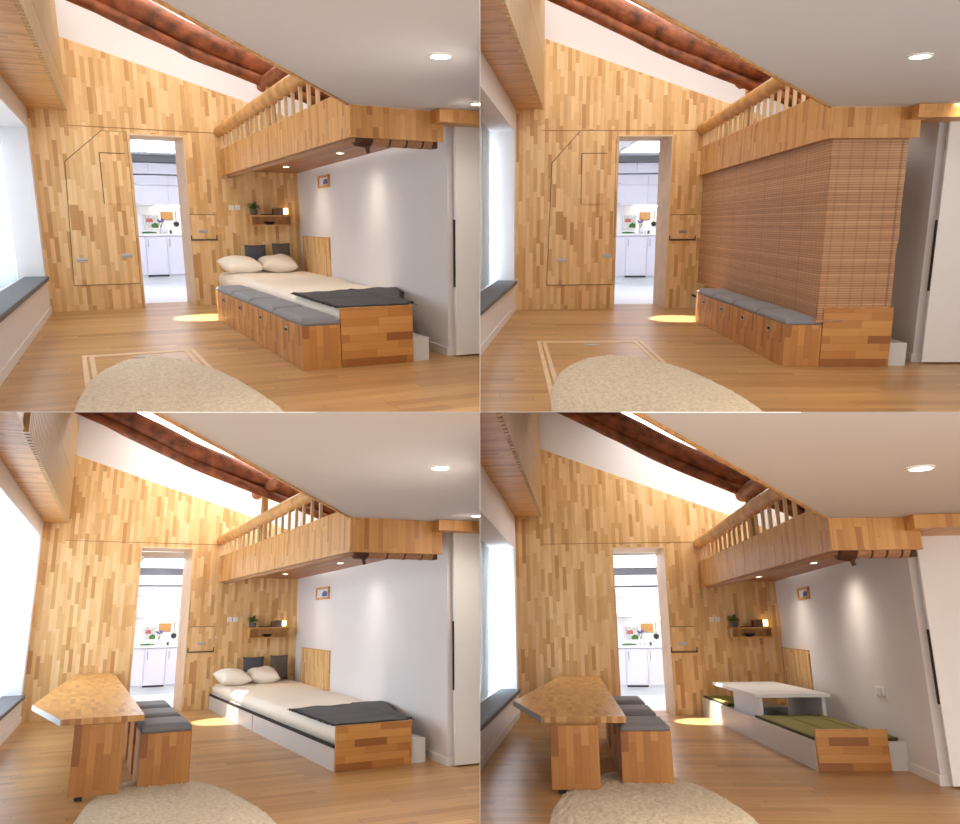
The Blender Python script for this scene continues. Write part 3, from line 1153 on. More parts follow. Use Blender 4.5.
    if top:
        q = g['hatchf']
        u0, u1 = g['hu']
        v1 = g['hv']
        v0 = v1 - 3.4
        hfz = T((u0 + u1) / 2, v1, 0)
        w = (u1 - u0) / 2
        ht = thing(rm, 'floor_hatch', 'flush floor hatch outlined by pale tracks beside the rug, ' + wh, 'floor hatch', hfz)
        f = B()
        bw = .04
        for dd in (0, .062):
            box(f, -w + dd, -w + dd + bw, -3.4, -dd, 0, .004)
            box(f, w - dd - bw, w - dd, -3.4, -dd, 0, .004)
            box(f, -w + dd + bw, w - dd - bw, -dd - bw * 2, -dd, 0, .004)
        obj(rm, 'track_frame', f, M['lining'], hfz, ht)
        obj(rm, 'hatch_pull', box(B(), -.08, .08, -.33, -.25, 0, .008, .002), M['metal'], hfz, ht)

    bed(rm, g, BF, WF, HF, wh, key)
    if not top:
        table_and_stools(rm, g, wh)
    # spot added in mid-air below the skylight, standing in for the sun
    sx, sy = g['sun']
    spot(rm, 'sun_patch_lamp', (sx - .45, sy - .8, zc + .8), (sx, sy, 0), g['esun'], g['asun'], .04, (1, .98, .95), .004)


def kitchen(rm, g, WF, wh, d0, d1, dz):
    k = g['kd']
    kv = g['kv']
    vb = max((WF @ Vector((d0, .7, 0))).y, (WF @ Vector((d1, .7, 0))).y) + .01
    u0, u1 = k['L'][0] - .5, k['Rr'][0] + .5
    kc = k['ceil'][1] + .12
    struct(rm, 'floor', box(B(), u0, u1, vb, kv + .9, -.1, 0), M['kfloor'])
    struct(rm, 'wall_kitchen', box(B(), u0 - .1, u1 + .1, kv + .62, kv + .72, 0, kc), M['kwhite'])
    side = box(B(), u0 - .1, u0, vb, kv + .62, 0, kc)
    box(side, u1, u1 + .1, vb, kv + .62, 0, kc)
    struct(rm, 'wall_kitchen_side', side, M['kwhite'])
    struct(rm, 'ceiling', box(B(), u0 - .1, u1 + .1, vb, kv + .62, kc, kc + .08), M['kwhite'])
    kl = thing(rm, 'kitchen_fill_panel', 'flat glowing panel added to brighten the kitchen beyond the doorway, ' + wh, 'lamp', T((u0 + u1) / 2, (vb + kv) / 2, kc))  # glowing panel added only to brighten the kitchen
    Q = T((u0 + u1) / 2, (vb + kv) / 2, kc)
    obj(rm, 'rim', box(B(), -.62, .62, -1.32, 1.32, -.03, -.0005), M['trim'], Q, kl)
    obj(rm, 'diffuser', box(B(), -.6, .6, -1.3, 1.3, -.04, -.031), M['kfill'], Q, kl)
    # base units
    zt = k['top'][1]
    zb = .17
    edges = [u0 + .02, k['l1'][0], k['l2'][0], u1 - .02]
    nm = ['left', 'middle', 'right']
    for i in range(3):
        a, b = edges[i], edges[i + 1]
        F = T((a + b) / 2, kv + .3, 0)
        w = (b - a) / 2
        c = thing(rm, 'base_cabinet', nm[i] + ' white base cabinet under the kitchen worktop, ' + wh, 'cabinet', F, 'kitchen base cabinets, ' + wh)
        obj(rm, 'body', box(B(), -w, w, -.28, .31, zb, zt - .035), M['lilac'], F, c)
        obj(rm, 'plinth', box(B(), -w, w, -.24, .31, 0, zb - .001), M['kfloor'], F, c)
        if i == 1:
            obj(rm, 'shadow_strip', box(B(), -w + .004, w - .004, -.3, -.241, zb - .03, zb - .001), M['black'], F, c, label='dark strip under the cabinet door')
        d = obj(rm, 'door', box(B(), -w + .006, w - .006, -.3, -.281, zb + .01, zt - .045, .003), M['lilac'], F, c)
        if d:
            obj(rm, 'handle', box(B(), -w + .05, -w + .065, -.325, -.301, zt - .26, zt - .1), M['metal'], F, d)
    obj(rm, 'worktop', box(B(), u0 + .01, u1 - .01, kv - .03, kv + .61, zt - .033, zt, .004), M['kwhite'], None, label='white worktop along the kitchen wall, ' + wh, cat='worktop')
    # wall units, two rows
    zu, zm, zt2 = k['u0'][1], k['cab2'][1] - .22, k['cab2'][1]
    ud = k['ud'][0]
    for i, (a, b) in enumerate(((u0 + .02, ud), (ud, u1 - .02))):
        F = T((a + b) / 2, kv + .45, zu)
        w = (b - a) / 2
        c = thing(rm, 'wall_cabinet', nm[i * 2] + ' white wall cabinet over the kitchen worktop, ' + wh, 'cabinet', F, 'kitchen wall cabinets, ' + wh)
        obj(rm, 'body', box(B(), -w, w, -.18, .16, 0, zm - zu), M['lilac'], F, c)
        z1 = (zm - zu) * .66
        d = obj(rm, 'door', box(B(), -w + .005, w - .005, -.2, -.181, .004, z1 - .004, .003), M['lilac'], F, c)
        d2 = obj(rm, 'door', box(B(), -w + .005, w - .005, -.2, -.181, z1 + .004, zm - zu - .004, .003), M['lilac'], F, c)
        for dd, z in ((d, .03), (d2, z1 + .03)):
            if dd:
                hx = -.06 if i == 0 else 0
                obj(rm, 'handle', box(B(), hx + .0, hx + .13, -.22, -.201, z, z + .014), M['metal'], F, dd)
    F = T((u0 + u1) / 2, kv + .4, zm + .02)
    w = (u1 - u0) / 2 - .02
    c = thing(rm, 'top_cabinet', 'long white flap cabinet under the kitchen ceiling, ' + wh, 'cabinet', F)
    obj(rm, 'body', box(B(), -w, w, -.18, .2, 0, zt2 - zm), M['lilac'], F, c)
    for a, b in ((-w, -.12), (-.1, w)):
        obj(rm, 'flap', box(B(), a + .004, b - .004, -.2, -.181, .012, zt2 - zm - .012, .003), M['lilac'], F, c)
    obj(rm, 'shadow_strip', box(B(), -w, w, -.19, -.182, zt2 - zm, zt2 - zm + .012), M['black'], F, c, label='dark strip along the cabinet top')
    obj(rm, 'under_cabinet_lamp', box(B(), k['ud'][0] - .28, u1 - .03, kv + .3, kv + .36, zu - .035, zu - .004, .004), M['strip'], None, label='warm strip lamp under the kitchen wall cabinet, ' + wh, cat='lamp')
    # small window over the worktop
    a, za = k['win0']
    b, zb2 = k['win1']
    F = T((a + b) / 2, kv + .62, za)
    w, h = (b - a) / 2, zb2 - za
    yy = -.0005
    wn = obj(rm, 'window_3', box(B(), -w, w, -.02, yy, 0, h), M['winview'], F, kind='structure')
    fr = B()
    for q in ((-w - .02, -w, -.02, h + .02), (w, w + .02, -.02, h + .02), (-w, w, -.02, 0), (-w, w, h, h + .02)):
        box(fr, q[0], q[1], -.04, yy, q[2], q[3])
    if wn:
        obj(rm, 'window_frame', fr, M['trim'], F, wn)
        obj(rm, 'view_roof', prism(B(), [(-w * .9, h * .45), (w * .2, h * .45), (w * .1, h * .75), (-w * .7, h * .75)], -.026, -.0205, 'y'), M['red'], F, wn)
        obj(rm, 'view_hedge', prism(B(), [(-w * .1, 0), (w * .9, 0), (w * .9, h * .3), (w * .4, h * .42), (-w * .1, h * .25)], -.026, -.0205, 'y'), M['leaf'], F, wn)
    # sink, tap, vase, vegetables, board, ladle
    fx = k['faucet'][0]
    F = T(fx + .02, kv + .42, zt)
    fa = thing(rm, 'kitchen_tap', 'slim steel tap behind the kitchen sink, ' + wh, 'tap', F)
    obj(rm, 'base', lathe(B(), [(.022, 0), (.022, .03), (.012, .04)], n=12), M['steel'], F, fa)
    obj(rm, 'spout', tube(B(), [(0, 0, .03), (0, 0, .18), (0, -.03, .22), (0, -.09, .23), (0, -.12, .2)], .008, 8), M['steel'], F, fa)
    F = T(fx - .06, kv + .2, zt)
    v = thing(rm, 'flower_vase', 'small pale vase of purple flowers on the kitchen worktop, ' + wh, 'vase', F)
    obj(rm, 'vase', lathe(B(), [(.022, 0), (.034, .04), (.03, .09), (.018, .12)], n=14), M['glassv'], F, v)
    st, pe = B(), B()
    rr = random.Random(4)
    for i in range(9):
        an = i * 2.4
        tip = Vector((.05 * math.cos(an), .05 * math.sin(an), .24 + .05 * rr.random()))
        tube(st, [(0, 0, .1), tip], .003, 5)
        bmesh.ops.create_icosphere(pe, subdivisions=1, radius=.018 + .008 * rr.random(), matrix=Matrix.Translation(tip))
    obj(rm, 'stems', st, M['leaf'], F, v)
    obj(rm, 'petals', pe, M['purple'], F, v)
    for j, dx in enumerate((.05, .12)):
        F = T(fx + dx - .01, kv + .1, zt)
        obj(rm, 'glass_jar', lathe(B(), [(.022, 0), (.026, .03), (.026, .06), (.02, .075)], n=12), M['pot'] if j else M['glassv'], F, label=('pale' if j == 0 else 'grey') + ' little jar on the kitchen worktop, ' + wh, cat='jar')
    vx = k['veg'][0]
    F = T(vx, kv + .14, zt)
    vg = B()
    for i in range(7):
        a = Vector((-.13 + .03 * rr.random(), -.05 + .016 * i, .02 + .012 * (i % 2)))
        tube(vg, [a, a + Vector((.12, .004, .004)), a + Vector((.26, .01, .0))], [.008, .014, .006], 7)
    obj(rm, 'green_vegetables', vg, M['leaf'], F, label='bunch of long green vegetables on the kitchen worktop, ' + wh, cat='vegetables')
    bx, bz = k['board']
    F = T(bx, kv + .6, bz - .1)
    obj(rm, 'chopping_board', box(B(), -.12, .12, -.015, .015, 0, .17, .008), M['bwood'], F, label='wooden chopping board on the kitchen wall, ' + wh, cat='chopping board')
    lx, lz = k['ladle']
    F = T(lx, kv + .545, lz - .14)
    ld = thing(rm, 'ladle', 'black ladle hanging on the kitchen wall, ' + wh, 'ladle', F)
    obj(rm, 'handle', tube(B(), [(0, 0, .06), (0, 0, .3)], .008, 8), M['black'], F, ld)
    obj(rm, 'bowl', lathe(B(), [(.01, -.04), (.045, -.02), (.06, .02), (.05, .06), (.008, .07)], n=14), M['black'], F, ld)


def fold_table_or_hatch(rm, g, WF, wh, top):
    if not top:
        return
    a, b, c, d = g['house']
    ax, az = g['apex']
    b = min(b, g['door'][0] - .03)
    F = WF @ T((a + b) / 2, 0, c)
    X = lambda s: s - (a + b) / 2
    poly = [(X(a), 0), (X(b), 0), (X(b), az - c), (X(ax), az - c), (X(a) + .06, d - c)]
    t = thing(rm, 'fold_down_table', 'house-shaped fold-down table closed flat against the timber wall, ' + wh, 'folding table', F)
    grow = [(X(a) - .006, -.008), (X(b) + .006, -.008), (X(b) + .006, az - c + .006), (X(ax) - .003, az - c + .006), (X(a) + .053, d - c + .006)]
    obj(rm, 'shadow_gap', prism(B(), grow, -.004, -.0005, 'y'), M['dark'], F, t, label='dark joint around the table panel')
    obj(rm, 'table_panel', prism(B(), poly, -.016, -.0045, 'y'), M['wall'], F, t)
    la, lb, lc, ld = g['leg']
    lg = B()
    box(lg, X(la), X(lb), -.026, -.0165, lc - c, ld - c, .002)
    lp = obj(rm, 'leg_panel', lg, M['wall'], F, t)
    if lp:
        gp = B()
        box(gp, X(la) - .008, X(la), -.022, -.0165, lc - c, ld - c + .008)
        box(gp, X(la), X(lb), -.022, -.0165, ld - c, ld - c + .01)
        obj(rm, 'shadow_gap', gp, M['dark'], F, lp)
    for q in g['hinge']:
        hb = B()
        box(hb, X(q[0]) - .07, X(q[0]) + .07, -.026, -.0165, q[1] - c - .03, q[1] - c + .03, .003)
        tube(hb, [(X(q[0]) - .07, -.03, q[1] - c), (X(q[0]) + .07, -.03, q[1] - c)], .01, 8)
        obj(rm, 'hinge', hb, M['metal'], F, t, label='wide metal hinge')


def shelf(rm, g, WF, wh):
    a, b, c, d = g['shelf']
    F = WF @ T((a + b) / 2, 0, c)
    w, h = (b - a) / 2, d - c
    dep, tk = .2, .02
    s = thing(rm, 'wall_shelf', 'open timber box shelf on the timber wall in the ' + ('corner, ' if rm.key == 'BR' else 'bed corner, ') + wh, 'shelf', F)
    obj(rm, 'top_board', box(B(), -w, w, -dep, -.0005, h - tk, h, .002), M['loft'], F, s)
    obj(rm, 'bottom_board', box(B(), -w, w, -dep, -.0005, 0, tk, .002), M['loft'], F, s)
    for x in (-w, w - tk):
        obj(rm, 'side_board', box(B(), x, x + tk, -dep, -.0005, tk + .0005, h - tk - .0005), M['loft'], F, s)
    obj(rm, 'back_board', box(B(), -w + tk, w - tk, -.012, -.001, tk + .0005, h - tk - .0005), M['loft'], F, s)
    u = w / .32
    P = lambda x, z, y=-.1: F @ T(x * w, y, z)
    # plant
    q = P(-.78, h + .0005, -.115)
    p = thing(rm, 'potted_plant', 'bushy green plant in grey pot on the wall shelf, ' + wh, 'plant', q)
    sc = min(1.0, u)
    obj(rm, 'pot', lathe(B(), [(.04 * sc, 0), (.055 * sc, .02), (.058 * sc, .08 * sc), (.05 * sc, .085 * sc)], n=16), M['pot'], q, p)
    lf = B()
    rr = random.Random(11)
    for i in range(70):
        an, el = rr.random() * 6.28, rr.random() * 1.3
        rad = .03 + .05 * rr.random()
        cpt = Vector((math.cos(an) * math.cos(el) * rad * 1.3, math.sin(an) * math.cos(el) * rad * .8, .1 + math.sin(el) * rad * 1.2)) * sc
        m = Matrix.Translation(cpt) @ Matrix.Rotation(an, 4, 'Z') @ Matrix.Rotation(.6 - el, 4, 'Y')
        l, wd = .035 * sc, .014 * sc
        vs = [lf.verts.new(m @ Vector(v)) for v in ((-l, 0, 0), (0, -wd, .004), (l, 0, -.004), (0, wd, .004))]
        lf.faces.new(vs)
    obj(rm, 'foliage', lf, M['leaf'], q, p)
    # boxes, candle, tray and bowl
    zf = h + .0005
    for x, ww, hh, m, lb in ((.28, .045, .1, 'bookA', 'brown upright box on the wall shelf'), (.5, .04, .11, 'bookB', 'grey upright box on the wall shelf')):
        q = P(x, zf)
        obj(rm, 'small_box', box(B(), -ww * u, ww * u, -.05, .05, 0, hh, .004), M[m], q, label=lb + ', ' + wh, cat='box')
    q = P(-.1, zf)
    obj(rm, 'flat_tray', box(B(), -.1 * u, .09 * u, -.05, .05, 0, .016, .004), M['bowl'], q, label='flat dark tray on the wall shelf, ' + wh, cat='tray')
    q = P(.78, zf)
    c2 = thing(rm, 'candle_lamp', 'glowing cream candle glass on the wall shelf, ' + wh, 'lamp', q)
    obj(rm, 'glass', lathe(B(), [(.032, .012), (.038, .03), (.038, .1), (.034, .105)], n=16), M['candle'], q, c2)
    obj(rm, 'foot', lathe(B(), [(.04, 0), (.04, .011)], n=16), M['bookA'], q, c2)
    q = P(-.05, tk + .0005)
    obj(rm, 'dark_bowl', lathe(B(), [(.03, 0), (.06, .015), (.085, .045), (.08, .048), (.05, .02)], n=18), M['bowl'], q, label='dark bowl inside the wall shelf, ' + wh, cat='bowl')


def picture(rm, g, HF, wh):
    a, b, c, d = g['pict']
    pf = HF @ T((a + b) / 2, 0, c)
    w2, h2 = (b - a) / 2, d - c
    p = thing(rm, 'picture_frame', 'small framed picture high on the white wall, ' + wh, 'picture', pf)
    bd = min(w2 * .16, .03)
    f = B()
    for q in ((-w2, -w2 + bd, 0, h2), (w2 - bd, w2, 0, h2), (-w2 + bd, w2 - bd, 0, bd), (-w2 + bd, w2 - bd, h2 - bd, h2)):
        box(f, q[0], q[1], -.03, -.0005, q[2], q[3])
    obj(rm, 'frame', f, M['loft'], pf, p)
    pr = obj(rm, 'print', box(B(), -w2 + bd, w2 - bd, -.012, -.001, bd, h2 - bd), M['picw'], pf, p)
    obj(rm, 'blue_figure', prism(B(), [(-w2 * .1, h2 * .25), (w2 * .7, h2 * .25), (w2 * .7, h2 * .62), (w2 * .2, h2 * .7), (-w2 * .1, h2 * .5)], -.016, -.0125, 'y'), M['picb'], pf, pr)


def loft(rm, g, wh, A, Bp, C, K, zl, zc):
    ab = (Bp - A)
    Ls = ab.length
    F = T(*A) @ RZ(math.atan2(ab.y, ab.x))                 # x from the near corner to the timber wall, +y outwards (room side)
    ac = C - A
    Le = ac.length
    G = T(*A) @ RZ(math.atan2(ac.y, ac.x))                 # x along the end of the loft, -y towards the viewer
    zp = sum(q[1] for q in g['ptop']) / 2
    lf = thing(rm, 'sleeping_loft', 'timber-clad sleeping loft with slatted rail above the ' + ('seating platform, ' if rm.key == 'BR' else 'blinds, ' if rm.key == 'TR' else 'bed, ') + wh, 'loft', T(A.x, A.y, zl))
    W = lambda fr, z: fr @ T(0, 0, z)
    obj(rm, 'side_panel', box(B(), 0, Ls - .003, -.03, 0, zl, zp), M['loft'], F, lf)
    obj(rm, 'end_panel', box(B(), .001, Le, .0, .03, zl, zc - .002), M['loft'], G, lf)
    obj(rm, 'edge_strip', box(B(), 0, Ls - .003, -.032, .008, zl - .018, zl - .0005), M['loft'], F, lf)
    obj(rm, 'edge_strip', box(B(), .001, Le, -.008, .032, zl - .018, zl - .0005), M['loft'], G, lf)
    sof = [(A.x + .03, A.y + .035), (C.x, C.y + .035), (K.x - .005, K.y - .01), (Bp.x + .035, Bp.y - .008)]
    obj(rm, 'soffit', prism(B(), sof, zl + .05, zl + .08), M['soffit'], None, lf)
    r = g['rail']
    zr = r[0][1] + .05
    rr = g['rlog'] * .55
    obj(rm, 'handrail', tube(B(), fine((Ls - .004, -.01, zr), (.35, -.01, zr + .06), 10), rr, 12, .06, 5), M['raillog'], F, lf, smooth=True)
    n = 18
    for i in range(n):
        x = Ls * (.97 - .82 * i / (n - 1))
        obj(rm, 'baluster', box(B(), x - .016, x + .016, -.025, .007, zp - .01, zr - rr * .4), M['balu'], F, lf)


def blinds(rm, g, wh, A, Bp, C, zl):
    ab = (Bp - A)
    Ls = ab.length
    F = T(A.x, A.y, 0) @ RZ(math.atan2(ab.y, ab.x))
    ac = C - A
    Le = ac.length
    G = T(A.x, A.y, 0) @ RZ(math.atan2(ac.y, ac.x))
    if rm.key == 'TR':
        zb = g['zblind']
        for nm, fr, x0, x1, y in (('long', F, .05, Ls - .06, -.05), ('short', G, .05, Le - .06, .05)):
            t = thing(rm, 'bamboo_blind', ('long bamboo blind lowered beside the bed over the benches, ' if nm == 'long' else 'short bamboo blind lowered across the foot of the bed, ') + wh, 'blind', fr @ T((x0 + x1) / 2, y, zb), 'lowered bamboo blinds, ' + wh)
            bm = B()
            nx, nz = 40, 24
            gr = {}
            for i in range(nx + 1):
                for j in range(nz + 1):
                    x = x0 + (x1 - x0) * i / nx
                    q = 1 - j / nz
                    if nm == 'short' and i > nx - 6:
                        x += .03 * q * noise.noise(Vector((j * .3, 0, 2))) * (i - nx + 6) / 6
                    z = zb + (zl + .03 - zb) * j / nz
                    yy = y + .012 * q * noise.noise(Vector((x * 1.3, z * 1.1, 3)))
                    gr[i, j] = bm.verts.new((x, yy, z)), bm.verts.new((x, yy + .006, z))
            for i in range(nx):
                for j in range(nz):
                    bm.faces.new((gr[i, j][0], gr[i + 1, j][0], gr[i + 1, j + 1][0], gr[i, j + 1][0]))
                    bm.faces.new((gr[i, j][1], gr[i, j + 1][1], gr[i + 1, j + 1][1], gr[i + 1, j][1]))
            for f in bm.faces:
                f.smooth = True
            obj(rm, 'slat_sheet', bm, M['bamboo'], fr, t)
            obj(rm, 'bottom_rail', box(B(), x0 - .01, x1 + .03, y - .016, y + .02, zb - .03, zb - .001, .005), M['roll'], fr, t)
            obj(rm, 'head_roll', tube(B(), [(x0, y + .01 if nm == 'short' else y - .01, zl + .0), (x1, y + .01 if nm == 'short' else y - .01, zl + .0)], .03, 12), M['roll'], fr, t, smooth=True)
        return
    r = .05
    for nm, fr, x0, x1, y in (('long', F, .12, Ls - .05, -.1), ('short', G, .2, Le - .04, .12)):
        t = thing(rm, 'bamboo_blind', ('rolled bamboo blind under the long loft edge, ' if nm == 'long' else 'rolled bamboo blind under the short loft end, ') + wh, 'blind', fr @ T((x0 + x1) / 2, y, zl), 'rolled bamboo blinds, ' + wh)
        rr = r * (.8 if nm == 'long' else 1.25)
        obj(rm, 'roll', tube(B(), fine((x0, y, zl - .01), (x1, y, zl - .01), 14), rr, 14, .05, 1), M['roll'], fr, t, smooth=True)
        if nm == 'short':
            kb = B()
            tube(kb, fine((x0 - .11, y, zl - .0), (x0 + .02, y, zl - .005), 4), rr * 1.25, 12, .5, 8)
            tube(kb, [(x0 - .02, y, zl - .02), (x0 + .0, y - .02, zl - .13)], .018, 8)
            obj(rm, 'knotted_cords', kb, M['knot'], fr, t, smooth=True, label='dark knotted cord end of the blind')
            obj(rm, 'end_bracket', box(B(), x1 - .03, x1 + .02, y - rr, y + rr, zl - .07, zl + .05, .01), M['knot'], fr, t)
            ti = B()
            for i in range(3):
                x = x0 + (x1 - x0) * (.3 + .25 * i)
                tube(ti, [(x - .008, y, zl - .01), (x + .008, y, zl - .01)], rr * 1.06, 14)
            obj(rm, 'tie_band', ti, M['knot'], fr, t)


def downlight(rm, x, y, z, r, wh, label, group, e):
    F = T(x, y, z)
    t = thing(rm, 'downlight', label, 'lamp', F, group)
    ring = B()
    n = 28
    pr = [(r * .8, -.002), (r * .82, -.012), (r, -.008), (r, -.0005)]
    rings = [[ring.verts.new((q[0] * math.cos(6.28318 * k / n), q[0] * math.sin(6.28318 * k / n), q[1])) for k in range(n)] for q in pr]
    for i in range(3):
        for k in range(n):
            ring.faces.new((rings[i][k], rings[i][(k + 1) % n], rings[i + 1][(k + 1) % n], rings[i + 1][k]))
    a = obj(rm, 'rim', ring, M['trim'], F, t)
    b = obj(rm, 'lens', lathe(B(), [(r * .8, -.004), (r * .8, -.001)], n=n), M['lamp'], F, t)
    if not a and not b:
        bpy.data.objects.remove(t)
        return
    spot(rm, 'downlight_lamp', (x, y, z - .03), (x, y, 0), e, 2.7, 1, rad=.09)


def rug(rm, cx, cv, ra, rb, wh, top):
    bm = B()
    nr, na = 70, 200
    rings = []
    for i in range(1, nr + 1):
        q = i / nr
        ring = []
        for k in range(na):
            a = 2 * math.pi * k / na
            w = 1 + .012 * noise.noise(Vector((math.cos(a) * 3, math.sin(a) * 3, 5)))
            x, y = cx + math.cos(a) * ra * q * w, cv + math.sin(a) * rb * q * w
            z = .03 * (1 - q ** 12) + .006 + (.016 * noise.noise(Vector((x * 17, y * 17, 0))) + .012 * noise.noise(Vector((x * 41, y * 41, 3)))) * (1 if i < nr else 0)
            ring.append(bm.verts.new((x, y, max(.001, z))))
        rings.append(ring)
    c = bm.verts.new((cx, cv, .03))
    for k in range(na):
        bm.faces.new((c, rings[0][k], rings[0][(k + 1) % na]))
        for i in range(nr - 1):
            bm.faces.new((rings[i][k], rings[i + 1][k], rings[i + 1][(k + 1) % na], rings[i][(k + 1) % na]))
    base = [bm.verts.new((v.co.x, v.co.y, .0005)) for v in rings[-1]]
    for k in range(na):
        bm.faces.new((rings[-1][k], base[k], base[(k + 1) % na], rings[-1][(k + 1) % na]))
    for f in bm.faces:
        f.smooth = True
    obj(rm, 'rug', bm, M['rug'], None, label=('round shaggy beige rug lying over the floor hatch, ' if top else 'round shaggy beige rug beneath the near stool, ') + wh, cat='rug')


def storage_box(rm, F, w, dpt, h, label, cat, group, pad=.06, handle='left', mat='box'):
    """box with a padded top; local x across (w), y along (dpt)"""
    t = thing(rm, 'storage_stool', label, cat, F, group)
    obj(rm, 'body', box(B(), 0, w, .003, dpt - .003, 0, h - .002, .003), M[mat], F, t)
    obj(rm, 'seat_pad', softbox(B(), .004, w - .004, .006, dpt - .006, h, h + pad, min(.03, pad * .6), pad * .1, 12, 12), M['grey'], F, t)
    if handle == 'left':
        y = dpt * .5
        hd = B()
        box(hd, -.008, -.001, y - .05, y + .05, h - .11, h - .055, .002)
        q = obj(rm, 'pull', hd, M['metal'], F, t)
        if q:
            obj(rm, 'slot', box(B(), -.0105, -.0085, y - .034, y + .034, h - .096, h - .07), M['dark'], F, q)
    return t


def bed(rm, g, BF, WF, HF, wh, key):
    top = key[0] == 'T'
    wb, lf, hf = g['wb'], g['lf'], g['hf']
    hp = g.get('hp', .21)
    inv = BF.inverted()
    kx = (inv @ Vector(g['K']))
    Lw = kx.y - .02                                        # to the timber wall
    xw = g['xr']                                           # to the white wall
    # the white wall as seen from the bed frame, and how far quilt and deck widen towards it behind the footboard
    wdir = inv.to_3x3() @ Vector((g['tk'], -1, 0))
    xwall = lambda y: kx.x + wdir.x * (y - kx.y) / wdir.y - .03
    def widen(x, y):
        q = max(0, min(1, (y - .1) / 1.7))
        q = q * q * (3 - 2 * q)
        return x0 + (x - x0) * (1 + (xwall(y) - lf) / (lf - x0) * q)
    x0 = wb + (.01 if top else 0)
    if top:
        n = 4
        d = g['lb'] / n
        order = ['nearest', 'second nearest', 'third nearest', 'farthest']
        for i in range(n):
            storage_box(rm, BF @ T(0, d * i, 0), wb, d, g['hb'], order[i] + ' of four grey-padded storage benches along the ' + ('blinds, ' if key == 'TR' else 'bed, ') + wh, 'bench', 'storage benches in a row, ' + wh)
    # footboard
    fb = thing(rm, 'footboard', 'timber footboard ' + ('below the ' if key == 'TR' else 'across the end of the ') + ('seating platform, ' if key == 'BR' else 'blinds, ' if key == 'TR' else 'bed, ') + wh, 'footboard', BF @ T((wb + lf) / 2, 0, 0))
    obj(rm, 'board', box(B(), wb + .006, lf, 0, .035, 0, hf, .003), M['foot'], BF, fb)
    obj(rm, 'cap_edge', box(B(), wb + .006, lf, 0, .035, hf + .0005, hf + .006), M['loft'], BF, fb)
    x0 = wb + (.01 if top else 0)
    y0 = .04
    if key != 'BR':
        pf = thing(rm, 'bed_platform', 'low pale grey bed platform ' + ('mostly hidden behind the blinds, ' if key == 'TR' else 'carrying the mattress, ') + wh, 'bed', BF @ T((x0 + xw) / 2, Lw / 2, 0))
        obj(rm, 'deck', box(B(), x0 + .01, xw - .012, y0 + .004, Lw, hp - .03, hp), M['platf'], BF, pf)
        for i, (a, b) in enumerate(((y0, Lw * .52), (Lw * .525, Lw))):
            obj(rm, 'side_panel', box(B(), x0, x0 + .02, a, b, 0, hp - .031), M['platf'], BF, pf)
        obj(rm, 'end_panel', box(B(), x0 + .021, xw, y0, y0 + .02, 0, hp - .001), M['platf'], BF, pf)
        obj(rm, 'edge_trim', box(B(), x0 - .002, x0 + .012, y0, Lw, hp - .028, hp + .006), M['dark'], BF, pf, label='dark edging round the platform top')
    if key == 'BR':
        tatami_corner(rm, g, BF, wh, x0, xw, Lw, hp)
        return
    if key == 'TR':                                        # the bedding is out of sight behind the lowered blinds
        return
    # mattress under its white quilt
    zm = g['zm']
    mt = softbox(B(), x0 + .02, lf + .015, y0 + .01, g['lb'] - .05 if key == 'TR' else Lw - .03, hp + .001, zm, .06, .015, 30, 60, .026, 2)
    for v in mt.verts:
        v.co.x = widen(v.co.x, v.co.y)
    obj(rm, 'mattress', mt, M['linen'], BF, label='mattress under a cream quilt on the low platform, ' + wh, cat='mattress')
    # charcoal blanket
    bx0, bx1, by0, by1 = g['blkt']
    bl = B()
    nx, ny = 30, 24
    G = {}
    for i in range(nx + 1):
        for j in range(ny + 1):
            x, y = bx0 + (bx1 - bx0) * i / nx, by0 + (by1 - by0) * j / ny
            x = widen(x, y)
            z = zm + .034 + .012 * noise.noise(Vector((x * 5, y * 3, 1))) + .008 * noise.noise(Vector((x * 2, y * 9, 4)))
            y += .02 * math.sin(x * 5)
            if x > lf - .02:
                z += .015
            G[i, j] = bl.verts.new((x, y, z)), bl.verts.new((x, y, z - .014))
    for i in range(nx):
        for j in range(ny):
            bl.faces.new((G[i, j][0], G[i + 1, j][0], G[i + 1, j + 1][0], G[i, j + 1][0]))
            bl.faces.new((G[i, j][1], G[i, j + 1][1], G[i + 1, j + 1][1], G[i + 1, j][1]))
    for i in range(nx):
        for j in (0, ny):
            bl.faces.new((G[i, j][0], G[i, j][1], G[i + 1, j][1], G[i + 1, j][0]))
    for j in range(ny):
        for i in (0, nx):
            bl.faces.new((G[i, j][0], G[i, j][1], G[i, j + 1][1], G[i, j + 1][0]))
    rr = random.Random(3)
    frs = []
    for x, s in ((bx0, -1), (bx1, 1)):
        fr = B()
        yo = .02 * math.sin(x * 5)
        xo = x
        prism(fr, [(widen(xo, by0 + (by1 - by0) * i / 12), by0 + (by1 - by0) * i / 12 + yo) for i in range(13)] + [(widen(xo, by0 + (by1 - by0) * i / 12) + s * .008, by0 + (by1 - by0) * i / 12 + yo) for i in range(12, -1, -1)], zm + .026, zm + .03)
        for j in range(60):
            yy = by0 + (by1 - by0) * (j + .5) / 60 + yo
            x = widen(xo, yy - yo)
            tube(fr, [(x, yy, zm + .028), (x + s * (.025 + .02 * rr.random()), yy + .01 * (rr.random() - .5), zm + .02)], .003, 4)
        frs.append(fr)
    bt = thing(rm, 'blanket', 'charcoal wool blanket spread over the foot of the bed, ' + wh, 'blanket', BF @ T((bx0 + bx1) / 2, (by0 + by1) / 2, zm))
    obj(rm, 'cloth', bl, M['char'], BF, bt, smooth=True)
    for fr in frs:
        obj(rm, 'fringe', fr, M['char'], BF, bt)
